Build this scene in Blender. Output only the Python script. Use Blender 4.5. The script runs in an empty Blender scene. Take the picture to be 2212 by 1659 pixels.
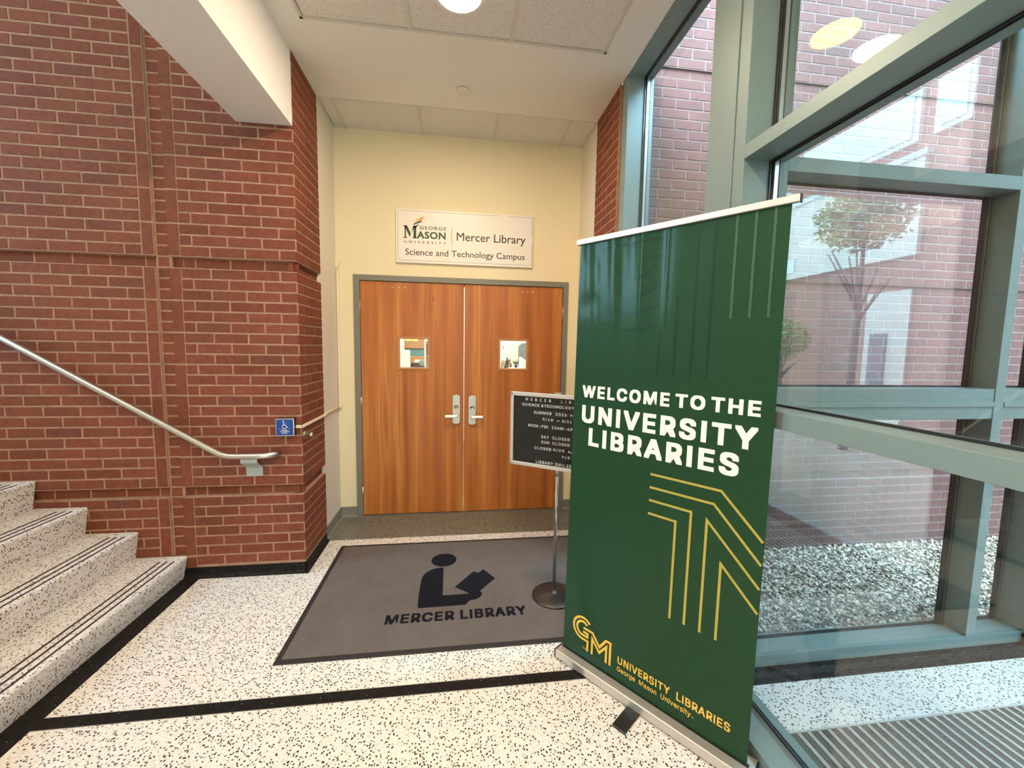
import bpy, bmesh, math, random
from mathutils import Vector, Matrix
import numpy as np
random.seed(7)
S = bpy.context.scene
COL = S.collection
PI = math.pi

# ------------------------------------------------------------ camera
yaw, pitch, roll, F_PX = 0.1341, -0.0897, 0.0164, 877.22
cy, sy, cp, sp = math.cos(yaw), math.sin(yaw), math.cos(pitch), math.sin(pitch)
FW = Vector((sy*cp, cy*cp, sp)); R0 = Vector((cy, -sy, 0)); U0 = R0.cross(FW)
RT = R0*math.cos(roll)+U0*math.sin(roll); UP = -R0*math.sin(roll)+U0*math.cos(roll)
CAM = Vector((0, 0, 1.5713))
cam = bpy.data.objects.new('camera', bpy.data.cameras.new('camera'))
COL.objects.link(cam)
m = Matrix.Identity(4)
for i in range(3):
    m[i][0], m[i][1], m[i][2], m[i][3] = RT[i], UP[i], -FW[i], CAM[i]
cam.matrix_world = m
cam.data.sensor_width = 36; cam.data.lens = F_PX/2212*36
cam.data.clip_start = 0.05; cam.data.clip_end = 200
S.camera = cam

# ------------------------------------------------------------ world, light, exposure
W = bpy.data.worlds.new('sky'); S.world = W; W.use_nodes = True
wn = W.node_tree.nodes; wl = W.node_tree.links
bgn = wn['Background']
sk = wn.new('ShaderNodeTexSky'); sk.sky_type = 'NISHITA'; sk.sun_disc = False
sk.sun_elevation = math.radians(48); sk.sun_rotation = math.radians(200); sk.air_density = 1.0; sk.dust_density = 3.0
mixw = wn.new('ShaderNodeMixRGB'); mixw.blend_type = 'MIX'; mixw.inputs[0].default_value = 0.6
mixw.inputs[2].default_value = (5.6, 10.2, 13.2, 1)
wl.new(sk.outputs[0], mixw.inputs[1]); wl.new(mixw.outputs[0], bgn.inputs[0])
bgn.inputs[1].default_value = 2.4
S.view_settings.view_transform = 'Standard'; S.view_settings.look = 'None'
S.view_settings.gamma = 1; S.view_settings.use_curve_mapping = False
S.view_settings.exposure = 0.0
WARM = (1.0, 0.775, 0.53)

def area(name, loc, rot, sx, sy_, power, color):
    l = bpy.data.lights.new(name, 'AREA'); l.shape = 'RECTANGLE'; l.size = sx; l.size_y = sy_
    l.energy = power; l.color = color
    o = bpy.data.objects.new(name, l); o.location = loc; o.rotation_euler = rot; COL.objects.link(o)
    return o
# unseen fill lights added behind the photographer and up in the stair hall
area('lobby_fill_light', (0.0, -1.7, 3.37), (0, 0, 0), 1.2, 2.4, 75, WARM)
area('lobby_fill_light', (-3.6, -0.6, 5.5), (0, 0, 0), 2.4, 2.4, 85, WARM)
area('library_lamp', (0.0, 5.3, 3.1), (0, 0, 0), 2.2, 1.8, 110, (1, .93, .8))

# ------------------------------------------------------------ node helpers
def mat(name, base=(0.8, 0.8, 0.8), rough=0.5, metal=0.0, coat=0.0, spec=0.5, emis=None, es=0):
    M = bpy.data.materials.new(name); M.use_nodes = True
    b = M.node_tree.nodes['Principled BSDF']
    b.inputs['Base Color'].default_value = (*base, 1); b.inputs['Roughness'].default_value = rough
    b.inputs['Metallic'].default_value = metal; b.inputs['Coat Weight'].default_value = coat
    b.inputs['Specular IOR Level'].default_value = spec
    if emis: b.inputs['Emission Color'].default_value = (*emis, 1); b.inputs['Emission Strength'].default_value = es
    return M
def nd(M, t, **kw):
    n = M.node_tree.nodes.new(t)
    for k, v in kw.items(): setattr(n, k, v)
    return n
def lk(M, a, b): M.node_tree.links.new(a, b)
def bsdf(M): return M.node_tree.nodes['Principled BSDF']
def coords(M, kind='Object', scale=(1, 1, 1)):
    t = nd(M, 'ShaderNodeTexCoord'); mp = nd(M, 'ShaderNodeMapping'); mp.inputs['Scale'].default_value = scale
    if kind == 'World':
        g = nd(M, 'ShaderNodeNewGeometry'); lk(M, g.outputs['Position'], mp.inputs[0])
    else: lk(M, t.outputs[kind], mp.inputs[0])
    return mp.outputs[0]
def noise(M, vec, scale, detail=4, rough=.5):
    n = nd(M, 'ShaderNodeTexNoise'); n.inputs['Scale'].default_value = scale
    n.inputs['Detail'].default_value = detail; n.inputs['Roughness'].default_value = rough
    lk(M, vec, n.inputs['Vector']); return n
def ramp(M, fac, stops):
    r = nd(M, 'ShaderNodeValToRGB'); e = r.color_ramp.elements
    while len(e) < len(stops): e.new(0.5)
    for x, (p, c) in zip(e, stops): x.position = p; x.color = (*c, 1) if len(c) == 3 else c
    lk(M, fac, r.inputs[0]); return r.outputs[0]
def mix(M, f, a, b, mode='MIX'):
    n = nd(M, 'ShaderNodeMixRGB', blend_type=mode)
    for i, v in enumerate((f, a, b)):
        if isinstance(v, (int, float)): n.inputs[i].default_value = v
        elif isinstance(v, tuple): n.inputs[i].default_value = (*v, 1)
        else: lk(M, v, n.inputs[i])
    return n.outputs[0]
def bump(M, h, strength, dist=0.002):
    n = nd(M, 'ShaderNodeBump'); n.inputs['Strength'].default_value = strength; n.inputs['Distance'].default_value = dist
    lk(M, h, n.inputs['Height']); lk(M, n.outputs[0], bsdf(M).inputs['Normal'])

# ------------------------------------------------------------ materials
def brick_mat(name, c1, c2, c3):
    M = mat(name, c1, 0.82, spec=.3); v = coords(M, 'World')
    oi = nd(M, 'ShaderNodeObjectInfo')
    gi = nd(M, 'ShaderNodeNewGeometry')
    ad = nd(M, 'ShaderNodeMath', operation='ADD'); lk(M, oi.outputs['Random'], ad.inputs[0]); lk(M, gi.outputs['Random Per Island'], ad.inputs[1])
    fr = nd(M, 'ShaderNodeMath', operation='FRACT'); lk(M, ad.outputs[0], fr.inputs[0])
    base = ramp(M, fr.outputs[0], [(0, c1), (.45, c2), (.8, c2), (1, c3)])
    n = noise(M, v, 38, 6, .65); n2 = noise(M, v, 3.0, 3)
    a = mix(M, .55, base, ramp(M, n.outputs['Fac'], [(.3, (.62, .62, .62)), (.7, (1.25, 1.25, 1.25))]), 'MULTIPLY')
    a = mix(M, .35, a, ramp(M, n2.outputs['Fac'], [(.35, (.75, .75, .75)), (.65, (1.2, 1.2, 1.2))]), 'MULTIPLY')
    lk(M, a, bsdf(M).inputs['Base Color'])
    bump(M, noise(M, v, 160, 6, .7).outputs['Fac'], .5, .0025)
    return M
BRICK = brick_mat('brick_face', (.168, .044, .021), (.200, .054, .027), (.158, .046, .027))
BRICK_OUT = brick_mat('brick_outside', (.108, .052, .048), (.130, .060, .055), (.100, .054, .053))
def mortar_mat(name, c):
    M = mat(name, c, .95, spec=.2); v = coords(M, 'World')
    n = noise(M, v, 25, 5, .6)
    lk(M, ramp(M, n.outputs['Fac'], [(.3, tuple(x*.78 for x in c)), (.7, tuple(min(1, x*1.15) for x in c))]), bsdf(M).inputs['Base Color'])
    bump(M, noise(M, v, 220, 4).outputs['Fac'], .6, .002); return M
MORTAR = mortar_mat('mortar', (.37, .215, .142)); MORTAR_OUT = mortar_mat('mortar_outside', (.185, .135, .13))

def terrazzo(name, base, chipc, tint=None, scale=90, thr=.62, rough=.22):
    M = mat(name, base, rough, spec=.5); v = coords(M, 'World')
    wob = noise(M, v, 55, 2); vv = nd(M, 'ShaderNodeVectorMath', operation='MULTIPLY_ADD')
    lk(M, wob.outputs['Color'], vv.inputs[0]); vv.inputs[1].default_value = (.012,)*3; lk(M, v, vv.inputs[2])
    def chips(sc, p_hi, r0, r1):
        vo = nd(M, 'ShaderNodeTexVoronoi'); vo.inputs['Scale'].default_value = sc; vo.inputs['Randomness'].default_value = 1
        lk(M, vv.outputs[0], vo.inputs['Vector'])
        d = ramp(M, vo.outputs['Distance'], [(r0, (1, 1, 1)), (r1, (0, 0, 0))])
        sx = nd(M, 'ShaderNodeSeparateColor'); lk(M, vo.outputs['Color'], sx.inputs[0])
        g = nd(M, 'ShaderNodeMath', operation='LESS_THAN'); lk(M, sx.outputs[0], g.inputs[0]); g.inputs[1].default_value = p_hi
        mu = nd(M, 'ShaderNodeMath', operation='MULTIPLY'); lk(M, d, mu.inputs[0]); lk(M, g.outputs[0], mu.inputs[1])
        return mu.outputs[0], sx.outputs[1]
    n = noise(M, v, 14, 3)
    c = ramp(M, n.outputs['Fac'], [(.3, tuple(x*.93 for x in base)), (.7, base)])
    f2, r2 = chips(scale*.7, .5, .30, .42)
    c = mix(M, f2, c, tuple(x*k for x, k in zip(base, (.86, .80, .74))))
    f3, r3 = chips(scale*1.9, .4, .22, .36)
    c = mix(M, f3, c, tuple(x*.42 for x in base))
    f1, r1 = chips(scale, thr, .31, .40)
    c = mix(M, f1, c, chipc)
    lk(M, c, bsdf(M).inputs['Base Color'])
    return M
TERR = terrazzo('terrazzo_floor', (.80, .755, .70), (.05, .042, .045))
TERR_STEP = terrazzo('terrazzo_steps', (.77, .745, .715), (.06, .05, .052), scale=88, rough=.4)
def speck(name, base, sp, sc, thr, rough=.25):
    M = mat(name, base, rough); v = coords(M, 'World')
    vo = nd(M, 'ShaderNodeTexVoronoi'); vo.inputs['Scale'].default_value = sc; lk(M, v, vo.inputs['Vector'])
    d = ramp(M, vo.outputs['Distance'], [(.12, (1, 1, 1)), (.2, (0, 0, 0))])
    sx = nd(M, 'ShaderNodeSeparateColor'); lk(M, vo.outputs['Color'], sx.inputs[0])
    g = nd(M, 'ShaderNodeMath', operation='LESS_THAN'); lk(M, sx.outputs[0], g.inputs[0]); g.inputs[1].default_value = thr
    mu = nd(M, 'ShaderNodeMath', operation='MULTIPLY'); lk(M, d, mu.inputs[0]); lk(M, g.outputs[0], mu.inputs[1])
    n = noise(M, v, 30, 4)
    c = ramp(M, n.outputs['Fac'], [(.3, tuple(x*.7 for x in base)), (.7, tuple(x*1.35 for x in base))])
    lk(M, mix(M, mu.outputs[0], c, sp), bsdf(M).inputs['Base Color']); return M
BLACKT = speck('black_terrazzo', (.014, .012, .0115), (.35, .33, .3), 70, .12, .5); bsdf(BLACKT).inputs['Specular IOR Level'].default_value = .09
ALCF = speck('grey_speckled_floor', (.155, .145, .115), (.36, .34, .27), 260, .5, .35)

def plaster(name, c, bs=.25):
    M = mat(name, c, .7, spec=.3); v = coords(M, 'World')
    n = noise(M, v, 1.3, 3)
    lk(M, ramp(M, n.outputs['Fac'], [(.3, tuple(x*.97 for x in c)), (.7, c)]), bsdf(M).inputs['Base Color'])
    bump(M, noise(M, v, 240, 4, .6).outputs['Fac'], bs, .001); return M
CREAM = plaster('cream_paint', (.82, .71, .47)); CREAM2 = plaster('pale_cream_paint', (.76, .71, .60))
CEIL = plaster('ceiling_paint', (.80, .77, .72)); WHITE = plaster('white_paint', (.82, .80, .77))
TILE = mat('acoustic_tile', (.62, .58, .52), .9, spec=.2)
v_ = coords(TILE, 'World'); n_ = noise(TILE, v_, 190, 3)
lk(TILE, ramp(TILE, n_.outputs['Fac'], [(.33, (.55, .52, .47)), (.48, (.74, .71, .66)), (.7, (.79, .76, .71))]), bsdf(TILE).inputs['Base Color'])
bump(TILE, n_.outputs['Fac'], .6, .003)
TBAR = mat('ceiling_grid', (.62, .59, .52), .5)
FRAME = mat('storefront_metal', (.195, .262, .256), .42, metal=.12)
n_ = noise(FRAME, coords(FRAME, 'World'), 300, 3); bump(FRAME, n_.outputs['Fac'], .08, .0006)
GASKET = mat('black_gasket', (.012, .012, .013), .5)
ALU = mat('bright_aluminium', (.72, .72, .70), .28, metal=1)
def glass_mat(name, tint, refl=.045):
    M = bpy.data.materials.new(name); M.use_nodes = True; nt = M.node_tree; nt.nodes.clear()
    out = nd(M, 'ShaderNodeOutputMaterial'); tr = nd(M, 'ShaderNodeBsdfTransparent'); gl = nd(M, 'ShaderNodeBsdfGlossy')
    tr.inputs[0].default_value = (*tint, 1); gl.inputs['Roughness'].default_value = 0.0; gl.inputs[0].default_value = (1, 1, 1, 1)
    g = nd(M, 'ShaderNodeNewGeometry'); dt = nd(M, 'ShaderNodeVectorMath', operation='DOT_PRODUCT')
    lk(M, g.outputs['Normal'], dt.inputs[0]); lk(M, g.outputs['Incoming'], dt.inputs[1])
    ab = nd(M, 'ShaderNodeMath', operation='ABSOLUTE'); lk(M, dt.outputs['Value'], ab.inputs[0])
    om = nd(M, 'ShaderNodeMath', operation='SUBTRACT'); om.inputs[0].default_value = 1; lk(M, ab.outputs[0], om.inputs[1])
    pw = nd(M, 'ShaderNodeMath', operation='POWER'); lk(M, om.outputs[0], pw.inputs[0]); pw.inputs[1].default_value = 5
    ma = nd(M, 'ShaderNodeMath', operation='MULTIPLY_ADD'); lk(M, pw.outputs[0], ma.inputs[0]); ma.inputs[1].default_value = .95; ma.inputs[2].default_value = refl
    mx = nd(M, 'ShaderNodeMixShader'); lk(M, ma.outputs[0], mx.inputs[0]); lk(M, tr.outputs[0], mx.inputs[1]); lk(M, gl.outputs[0], mx.inputs[2])
    lk(M, mx.outputs[0], out.inputs[0]); return M
GLASS = glass_mat('clear_glass', (.95, .97, .965)); GLASS_OUT = glass_mat('coated_glass', (.93, .95, .95), .085); COVERG = glass_mat('acrylic_cover', (.97, .97, .97), .012)
WOOD = mat('cherry_veneer', (.42, .17, .05), .5, coat=.08)
v_ = coords(WOOD, 'World', (1, 1, .05)); na = noise(WOOD, v_, 9, 3, .5); nb = noise(WOOD, coords(WOOD, 'World', (1, 1, .03)), 60, 5, .6)
nc_ = noise(WOOD, coords(WOOD, 'World', (1, 1, .02)), 22, 2)
c_ = ramp(WOOD, na.outputs['Fac'], [(.25, (.30, .080, .013)), (.45, (.42, .125, .020)), (.56, (.49, .16, .027)), (.62, (.58, .22, .045)), (.70, (.43, .13, .021))])
c_ = mix(WOOD, .5, c_, ramp(WOOD, nb.outputs['Fac'], [(.3, (.75, .75, .75)), (.7, (1.2, 1.2, 1.2))]), 'MULTIPLY')
c_ = mix(WOOD, .5, c_, ramp(WOOD, nc_.outputs['Fac'], [(.35, (.8, .74, .7)), (.6, (1.15, 1.18, 1.2))]), 'MULTIPLY')
vk = nd(WOOD, 'ShaderNodeTexVoronoi'); vk.inputs['Scale'].default_value = 2.6; lk(WOOD, coords(WOOD, 'World', (1, 1, .7)), vk.inputs['Vector'])
c_ = mix(WOOD, ramp(WOOD, vk.outputs['Distance'], [(.02, (.55,)*3), (.05, (0, 0, 0))]), c_, (.22, .06, .015))
lk(WOOD, c_, bsdf(WOOD).inputs['Base Color'])
WOODTRIM = mat('cherry_trim', (.50, .21, .07), .35)
DFRAME = mat('door_frame_paint', (.20, .19, .155), .45)
COVE = mat('cove_base_rubber', (.21, .21, .175), .5)
STEEL = mat('satin_steel', (.52, .50, .46), .32, metal=1); CHROME = mat('chrome', (.78, .78, .77), .12, metal=1)
NICKEL = mat('bright_lever', (.86, .83, .78), .3, metal=1)
BRUSH = mat('brushed_handrail', (.66, .64, .60), .3, metal=1)
BRACKET = mat('bracket_grey', (.40, .44, .42), .45, metal=.2)
def fabric(name, c, rough=.95, s=400, lo=.75, hi=1.2):
    M = mat(name, c, rough, spec=.15); v = coords(M, 'World')
    n = noise(M, v, s, 2); n2 = noise(M, v, 6, 5, .6)
    a = ramp(M, n.outputs['Fac'], [(.3, tuple(x*lo for x in c)), (.7, tuple(x*hi for x in c))])
    a = mix(M, .4, a, ramp(M, n2.outputs['Fac'], [(.35, (.82,)*3), (.65, (1.12,)*3)]), 'MULTIPLY')
    lk(M, a, bsdf(M).inputs['Base Color']); bump(M, n.outputs['Fac'], .5, .002); return M
MATGREY = fabric('mat_pile_taupe', (.135, .112, .102)); MATBLACK = fabric('mat_print_black', (.008, .008, .013)); RUBBER = mat('mat_rubber_edge', (.018, .014, .014), .7)
GREEN = mat('banner_green', (.0075, .043, .0135), .55, spec=.15, coat=.24); bsdf(GREEN).inputs['Coat Roughness'].default_value = .2
n_ = noise(GREEN, coords(GREEN, 'World', (1, 1, 8)), 30, 3)
lk(GREEN, ramp(GREEN, n_.outputs['Fac'], [(.3, (.0070, .041, .0125)), (.7, (.0086, .047, .0155))]), bsdf(GREEN).inputs['Base Color'])
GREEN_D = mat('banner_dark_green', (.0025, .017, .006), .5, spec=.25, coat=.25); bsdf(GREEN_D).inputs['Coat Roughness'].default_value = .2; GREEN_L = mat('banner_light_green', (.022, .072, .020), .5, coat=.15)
BWHITE = mat('banner_white', (.86, .80, .74), .4); GOLD = mat('banner_gold', (.80, .47, .07), .4); OLIVE = mat('banner_olive_gold', (.40, .31, .05), .4)
RAILALU = mat('banner_aluminium', (.66, .61, .56), .38, metal=.75)
BLACKP = mat('black_plastic', (.015, .015, .015), .4)
SIGNW = mat('sign_panel', (.80, .76, .68), .4); SIGNTXT = mat('sign_brown_text', (.055, .032, .025), .5); SIGNGREEN = mat('sign_green', (.012, .05, .02), .5)
ORANGE = mat('sign_orange', (.75, .32, .05), .5); BLUEBLACK = mat('sign_blue_black', (.03, .04, .06), .5)
LBLACK = mat('letter_felt', (.013, .012, .011), .75, spec=.25)
LWHITE = mat('letter_white', (.82, .80, .76), .5)
BLUE = mat('button_blue', (.004, .05, .26), .4)
IVORY = mat('ivory_raceway', (.80, .71, .52), .45)
BASEMET = mat('stand_base', (.07, .065, .06), .35, metal=.8)
LAMP = mat('lamp_lens', (1, 1, 1), .3, emis=(1, .88, .66), es=34)
GRIP = mat('grip_strip_brown', (.05, .025, .02), .8)
GROUND = fabric('outside_soil', (.16, .14, .12), s=60)
CONC = mat('concrete', (.23, .19, .145), .85)

# ------------------------------------------------------------ geometry helpers
def finish(name, bm, material, parent=None, smooth=False, loc=None):
    me = bpy.data.meshes.new(name); bm.normal_update(); bm.to_mesh(me); bm.free()
    if material: me.materials.append(material)
    if smooth:
        for p in me.polygons: p.use_smooth = True
    o = bpy.data.objects.new(name, me); COL.objects.link(o)
    if parent: o.parent = parent
    if loc is not None: o.location = loc
    return o
def add_box(bm, x0, x1, y0, y1, z0, z1, bev=0, M=None):
    g = bmesh.ops.create_cube(bm, size=1)['verts']
    bmesh.ops.scale(bm, vec=(abs(x1-x0), abs(y1-y0), abs(z1-z0)), verts=g)
    bmesh.ops.translate(bm, vec=((x0+x1)/2, (y0+y1)/2, (z0+z1)/2), verts=g)
    if bev:
        es = list({e for v in g for e in v.link_edges})
        r = bmesh.ops.bevel(bm, geom=es, offset=bev, segments=2, profile=.5, affect='EDGES')
        g = list({v for f in r['faces'] for v in f.verts} | {v for v in g if v.is_valid})
    if M is not None: bmesh.ops.transform(bm, matrix=M, verts=g)
def box(name, b, material, parent=None, bev=0, M=None):
    bm = bmesh.new(); add_box(bm, *b, bev=bev, M=M); return finish(name, bm, material, parent)
def boxes(name, bs, material, parent=None, bev=0, M=None):
    bm = bmesh.new()
    for b in bs: add_box(bm, *b, bev=bev, M=M)
    return finish(name, bm, material, parent)
def add_tube(bm, pts, r, seg=14, caps=True):
    pts = [Vector(p) for p in pts]; rings = []
    rr = r if isinstance(r, (list, tuple)) else [r]*len(pts)
    up = None
    for i, p in enumerate(pts):
        t = (pts[min(i+1, len(pts)-1)]-pts[max(i-1, 0)]).normalized()
        if up is None: up = Vector((0, 0, 1)) if abs(t.z) < .9 else Vector((1, 0, 0))
        a = (up-t*up.dot(t)).normalized(); up = a; b = t.cross(a)
        rings.append([bm.verts.new(p+(a*math.cos(2*PI*k/seg)+b*math.sin(2*PI*k/seg))*rr[i]) for k in range(seg)])
    for A, B in zip(rings, rings[1:]):
        for k in range(seg): bm.faces.new((A[k], A[(k+1) % seg], B[(k+1) % seg], B[k]))
    if caps: bm.faces.new(rings[0][::-1]); bm.faces.new(rings[-1])
def tube(name, pts, r, material, parent=None, seg=14):
    bm = bmesh.new(); add_tube(bm, pts, r, seg); bmesh.ops.recalc_face_normals(bm, faces=bm.faces)
    return finish(name, bm, material, parent, True)
def add_lathe(bm, prof, c, seg=40, axis='Z'):
    rings = []
    for r, z in prof:
        if axis == 'Z': rings.append([bm.verts.new((c[0]+r*math.cos(2*PI*k/seg), c[1]+r*math.sin(2*PI*k/seg), c[2]+z)) for k in range(seg)])
        elif axis == 'X': rings.append([bm.verts.new((c[0]+z, c[1]+r*math.cos(2*PI*k/seg), c[2]+r*math.sin(2*PI*k/seg))) for k in range(seg)])
        else: rings.append([bm.verts.new((c[0]+r*math.cos(2*PI*k/seg), c[1]+z, c[2]+r*math.sin(2*PI*k/seg))) for k in range(seg)])
    for A, B in zip(rings, rings[1:]):
        for k in range(seg): bm.faces.new((A[k], A[(k+1) % seg], B[(k+1) % seg], B[k]))
    bm.faces.new(rings[0][::-1]); bm.faces.new(rings[-1])
    bmesh.ops.recalc_face_normals(bm, faces=bm.faces)
def lathe(name, prof, c, material, parent=None, seg=40, axis='Z', smooth=True):
    bm = bmesh.new(); add_lathe(bm, prof, c, seg, axis); return finish(name, bm, material, parent, smooth)
def prism(name, poly, ax, a, b, material, parent=None):
    # poly in the two other axes, extruded along ax from a to b
    bm = bmesh.new()
    def P(u, v, w): return {'X': (w, u, v), 'Y': (u, w, v), 'Z': (u, v, w)}[ax]
    A = [bm.verts.new(P(u, v, a)) for u, v in poly]; B = [bm.verts.new(P(u, v, b)) for u, v in poly]
    n = len(poly)
    for k in range(n): bm.faces.new((A[k], A[(k+1) % n], B[(k+1) % n], B[k]))
    bm.faces.new(A[::-1]); bm.faces.new(B); bmesh.ops.recalc_face_normals(bm, faces=bm.faces)
    return finish(name, bm, material, parent)
def empty(name, loc=(0, 0, 0)):
    o = bpy.data.objects.new(name, None); COL.objects.link(o); o.location = loc; o.empty_display_size = .1; return o
def put(o, parent):   # parent keeping world place (objects are built in world coordinates)
    o.parent = parent; o.matrix_parent_inverse = Matrix.Translation(parent.location).inverted(); return o
def thing(name, label, cat, loc=(0, 0, 0), group=None):
    o = empty(name, loc); o['label'] = label; o['category'] = cat
    if group: o['group'] = group
    return o
def tag(o, label, cat, group=None):
    o['label'] = label; o['category'] = cat
    if group: o['group'] = group
    return o
def struct(o): o['kind'] = 'structure'; return o
def settle(root):  # children were built in world space: keep them there
    inv = Matrix.Translation(root.location).inverted()
    for c in root.children:
        if c.get('_s'): continue
        c.matrix_parent_inverse = inv

_tcache = {}
try:    # Blender's own bundled grotesque for the heavy lettering, else its default font
    INTER = bpy.data.fonts.load(bpy.utils.system_resource('DATAFILES', path='fonts')+'/Inter.woff2')
except Exception: INTER = None
def _shape(body, space=1.0, font=None):
    c = bpy.data.curves.new('t', 'FONT'); c.body = body; c.size = 1
    if font: c.font = font
    c.space_character = space; c.fill_mode = 'FRONT'; c.resolution_u = 4
    o = bpy.data.objects.new('t', c); COL.objects.link(o)
    dg = bpy.context.evaluated_depsgraph_get(); dg.update()
    me = bpy.data.meshes.new_from_object(o.evaluated_get(dg))
    vs = [(v.co.x, v.co.y) for v in me.vertices]; fs = [tuple(p.vertices) for p in me.polygons]
    bpy.data.objects.remove(o); bpy.data.meshes.remove(me); bpy.data.curves.remove(c)
    return vs, fs
def _w(vs): return max(v[0] for v in vs)-min(v[0] for v in vs)
_g = {}
def glyph(ch):     # outline and advance of one letter of the grotesque; its capital I is drawn as a plain stem
    if ch not in _g:
        hh = _w(_g.setdefault('_HH', _shape('HH', 1, INTER))[0])
        if ch == ' ': _g[ch] = ([], [], .40)
        elif ch == 'I':
            H_ = _shape('H', 1, INTER)[0]; h = max(v[1] for v in H_); y0 = min(v[1] for v in H_)
            _g[ch] = ([(.12*h, y0), (.245*h, y0), (.245*h, h), (.12*h, h)], [(0, 1, 2, 3)], .365*h)
        else:
            vs, fs = _shape(ch, 1, INTER); _g[ch] = (vs, fs, _w(_shape('H'+ch+'H', 1, INTER)[0])-hh)
    return _g[ch]
def text2d(body, bold=0.0, space=1.0, font=None):
    k = (body, bold, space, bool(font))
    if k in _tcache: return _tcache[k]
    if font:
        vs, fs, x = [], [], 0
        for ch in body:
            v, f, ad = glyph(ch); k0 = len(vs); vs += [(a+x, b) for a, b in v]; fs += [tuple(i+k0 for i in q) for q in f]; x += ad+(space-1)*.5
    else: vs, fs = _shape(body, space)
    vs = [(x, y, 0) for x, y in vs]
    if bold:   # weight by shifted copies, each a hair above the last
        V0, F0 = vs, fs; vs, fs = [], []; q = 0
        for dx in [bold*t/2 for t in range(-2, 3)] if bold > .02 else (-bold, 0, bold):
            for dy in (-bold*.8, 0, bold*.8):
                k0 = len(vs); vs += [(x+dx, y+dy, q) for x, y, _ in V0]; fs += [tuple(i+k0 for i in f) for f in F0]; q += 1
    x0 = min(v[0] for v in vs); x1 = max(v[0] for v in vs); y0 = min(v[1] for v in vs); y1 = max(v[1] for v in vs)
    out = ([((x-x0)/(x1-x0), (y-y0)/(y1-y0), q) for x, y, q in vs], fs); _tcache[k] = out; return out
def flat(name, items, fn, material, parent=None, eps=.0006):
    """items: list of (verts2d, faces); fn(u, v, e) -> world point, e lifts off the surface. Thin solid lettering."""
    bm = bmesh.new()
    for vs, fs in items:
        for q, f in enumerate(fs):   # faces lifted by a hair each so overlapping strokes never share a plane
            bm.faces.new([bm.verts.new(fn(vs[i][0], vs[i][1], eps+(vs[i][2]*3e-5 if len(vs[i]) > 2 else 0)+(q*7 % 5)*6e-6)) for i in f])
    return finish(name, bm, material, parent)
def txt(body, u0, v0, u1, v1, bold=0.0, space=1.0, font=None):
    vs, fs = text2d(body, bold, space, font)
    return [(u0+(u1-u0)*x, v0+(v1-v0)*y, q) for x, y, q in vs], fs
def ribbon(pts, w, closed=False):
    P = [Vector(p).to_2d() if len(p) > 2 else Vector(p) for p in pts]; n = len(P); L = []; Rr = []
    for i in range(n):
        a = (P[i]-P[i-1]).normalized() if (i > 0 or closed) else None
        b = (P[(i+1) % n]-P[i]).normalized() if (i < n-1 or closed) else None
        if a is None: a = b
        if b is None: b = a
        na = Vector((-a.y, a.x)); nb = Vector((-b.y, b.x)); mm = (na+nb)
        mm = mm.normalized() if mm.length > 1e-6 else na
        k = w/2/max(.35, mm.dot(na)); L.append(P[i]+mm*k); Rr.append(P[i]-mm*k)
    vs = [tuple(p) for p in L]+[tuple(p) for p in Rr]
    fs = [(i, i+1, n+i+1, n+i) for i in range(n-1)]
    if closed: fs.append((n-1, 0, n, 2*n-1))
    return vs, fs
def poly2(pts): return list(pts), [tuple(range(len(pts)))]
def rect2(u0, v0, u1, v1): return poly2([(u0, v0), (u1, v0), (u1, v1), (u0, v1)])
def arc(cx, cy_, r, a0, a1, n=24, ry=None):
    return [(cx+r*math.cos(math.radians(a0+(a1-a0)*i/n)), cy_+(ry or r)*math.sin(math.radians(a0+(a1-a0)*i/n))) for i in range(n+1)]

def project(p):
    v = Vector(p)-CAM; d = v.dot(FW)
    if d < .05: return None
    return 1106+F_PX*v.dot(RT)/d, 829.5-F_PX*v.dot(UP)/d, d

# ------------------------------------------------------------ brickwork
CH, CZ0, BL, GAP = .0673, .017, .205, .0115
_bm = {}
def brick_mesh(l, d, h, M):
    k = (round(l, 3), round(d, 3), round(h, 3), M.name)
    if k not in _bm:
        bm = bmesh.new(); l, d, h = k[0], k[1], k[2]
        e = .0012
        ins = [bm.verts.new((x*(l/2-e), -d/2, z*(h/2-e))) for x, z in ((-1, -1), (1, -1), (1, 1), (-1, 1))]
        mid = [bm.verts.new((x*l/2, -d/2+e, z*h/2)) for x, z in ((-1, -1), (1, -1), (1, 1), (-1, 1))]
        bk = [bm.verts.new((x*l/2, d/2, z*h/2)) for x, z in ((-1, -1), (1, -1), (1, 1), (-1, 1))]
        bm.faces.new(ins)
        for i in range(4):
            j = (i+1) % 4
            bm.faces.new((ins[i], mid[i], mid[j], ins[j])[::1]); bm.faces.new((mid[i], bk[i], bk[j], mid[j]))
        bmesh.ops.recalc_face_normals(bm, faces=bm.faces)
        me = bpy.data.meshes.new('brick'); bm.to_mesh(me); bm.free(); me.materials.append(M); _bm[k] = me
    return _bm[k]
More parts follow.
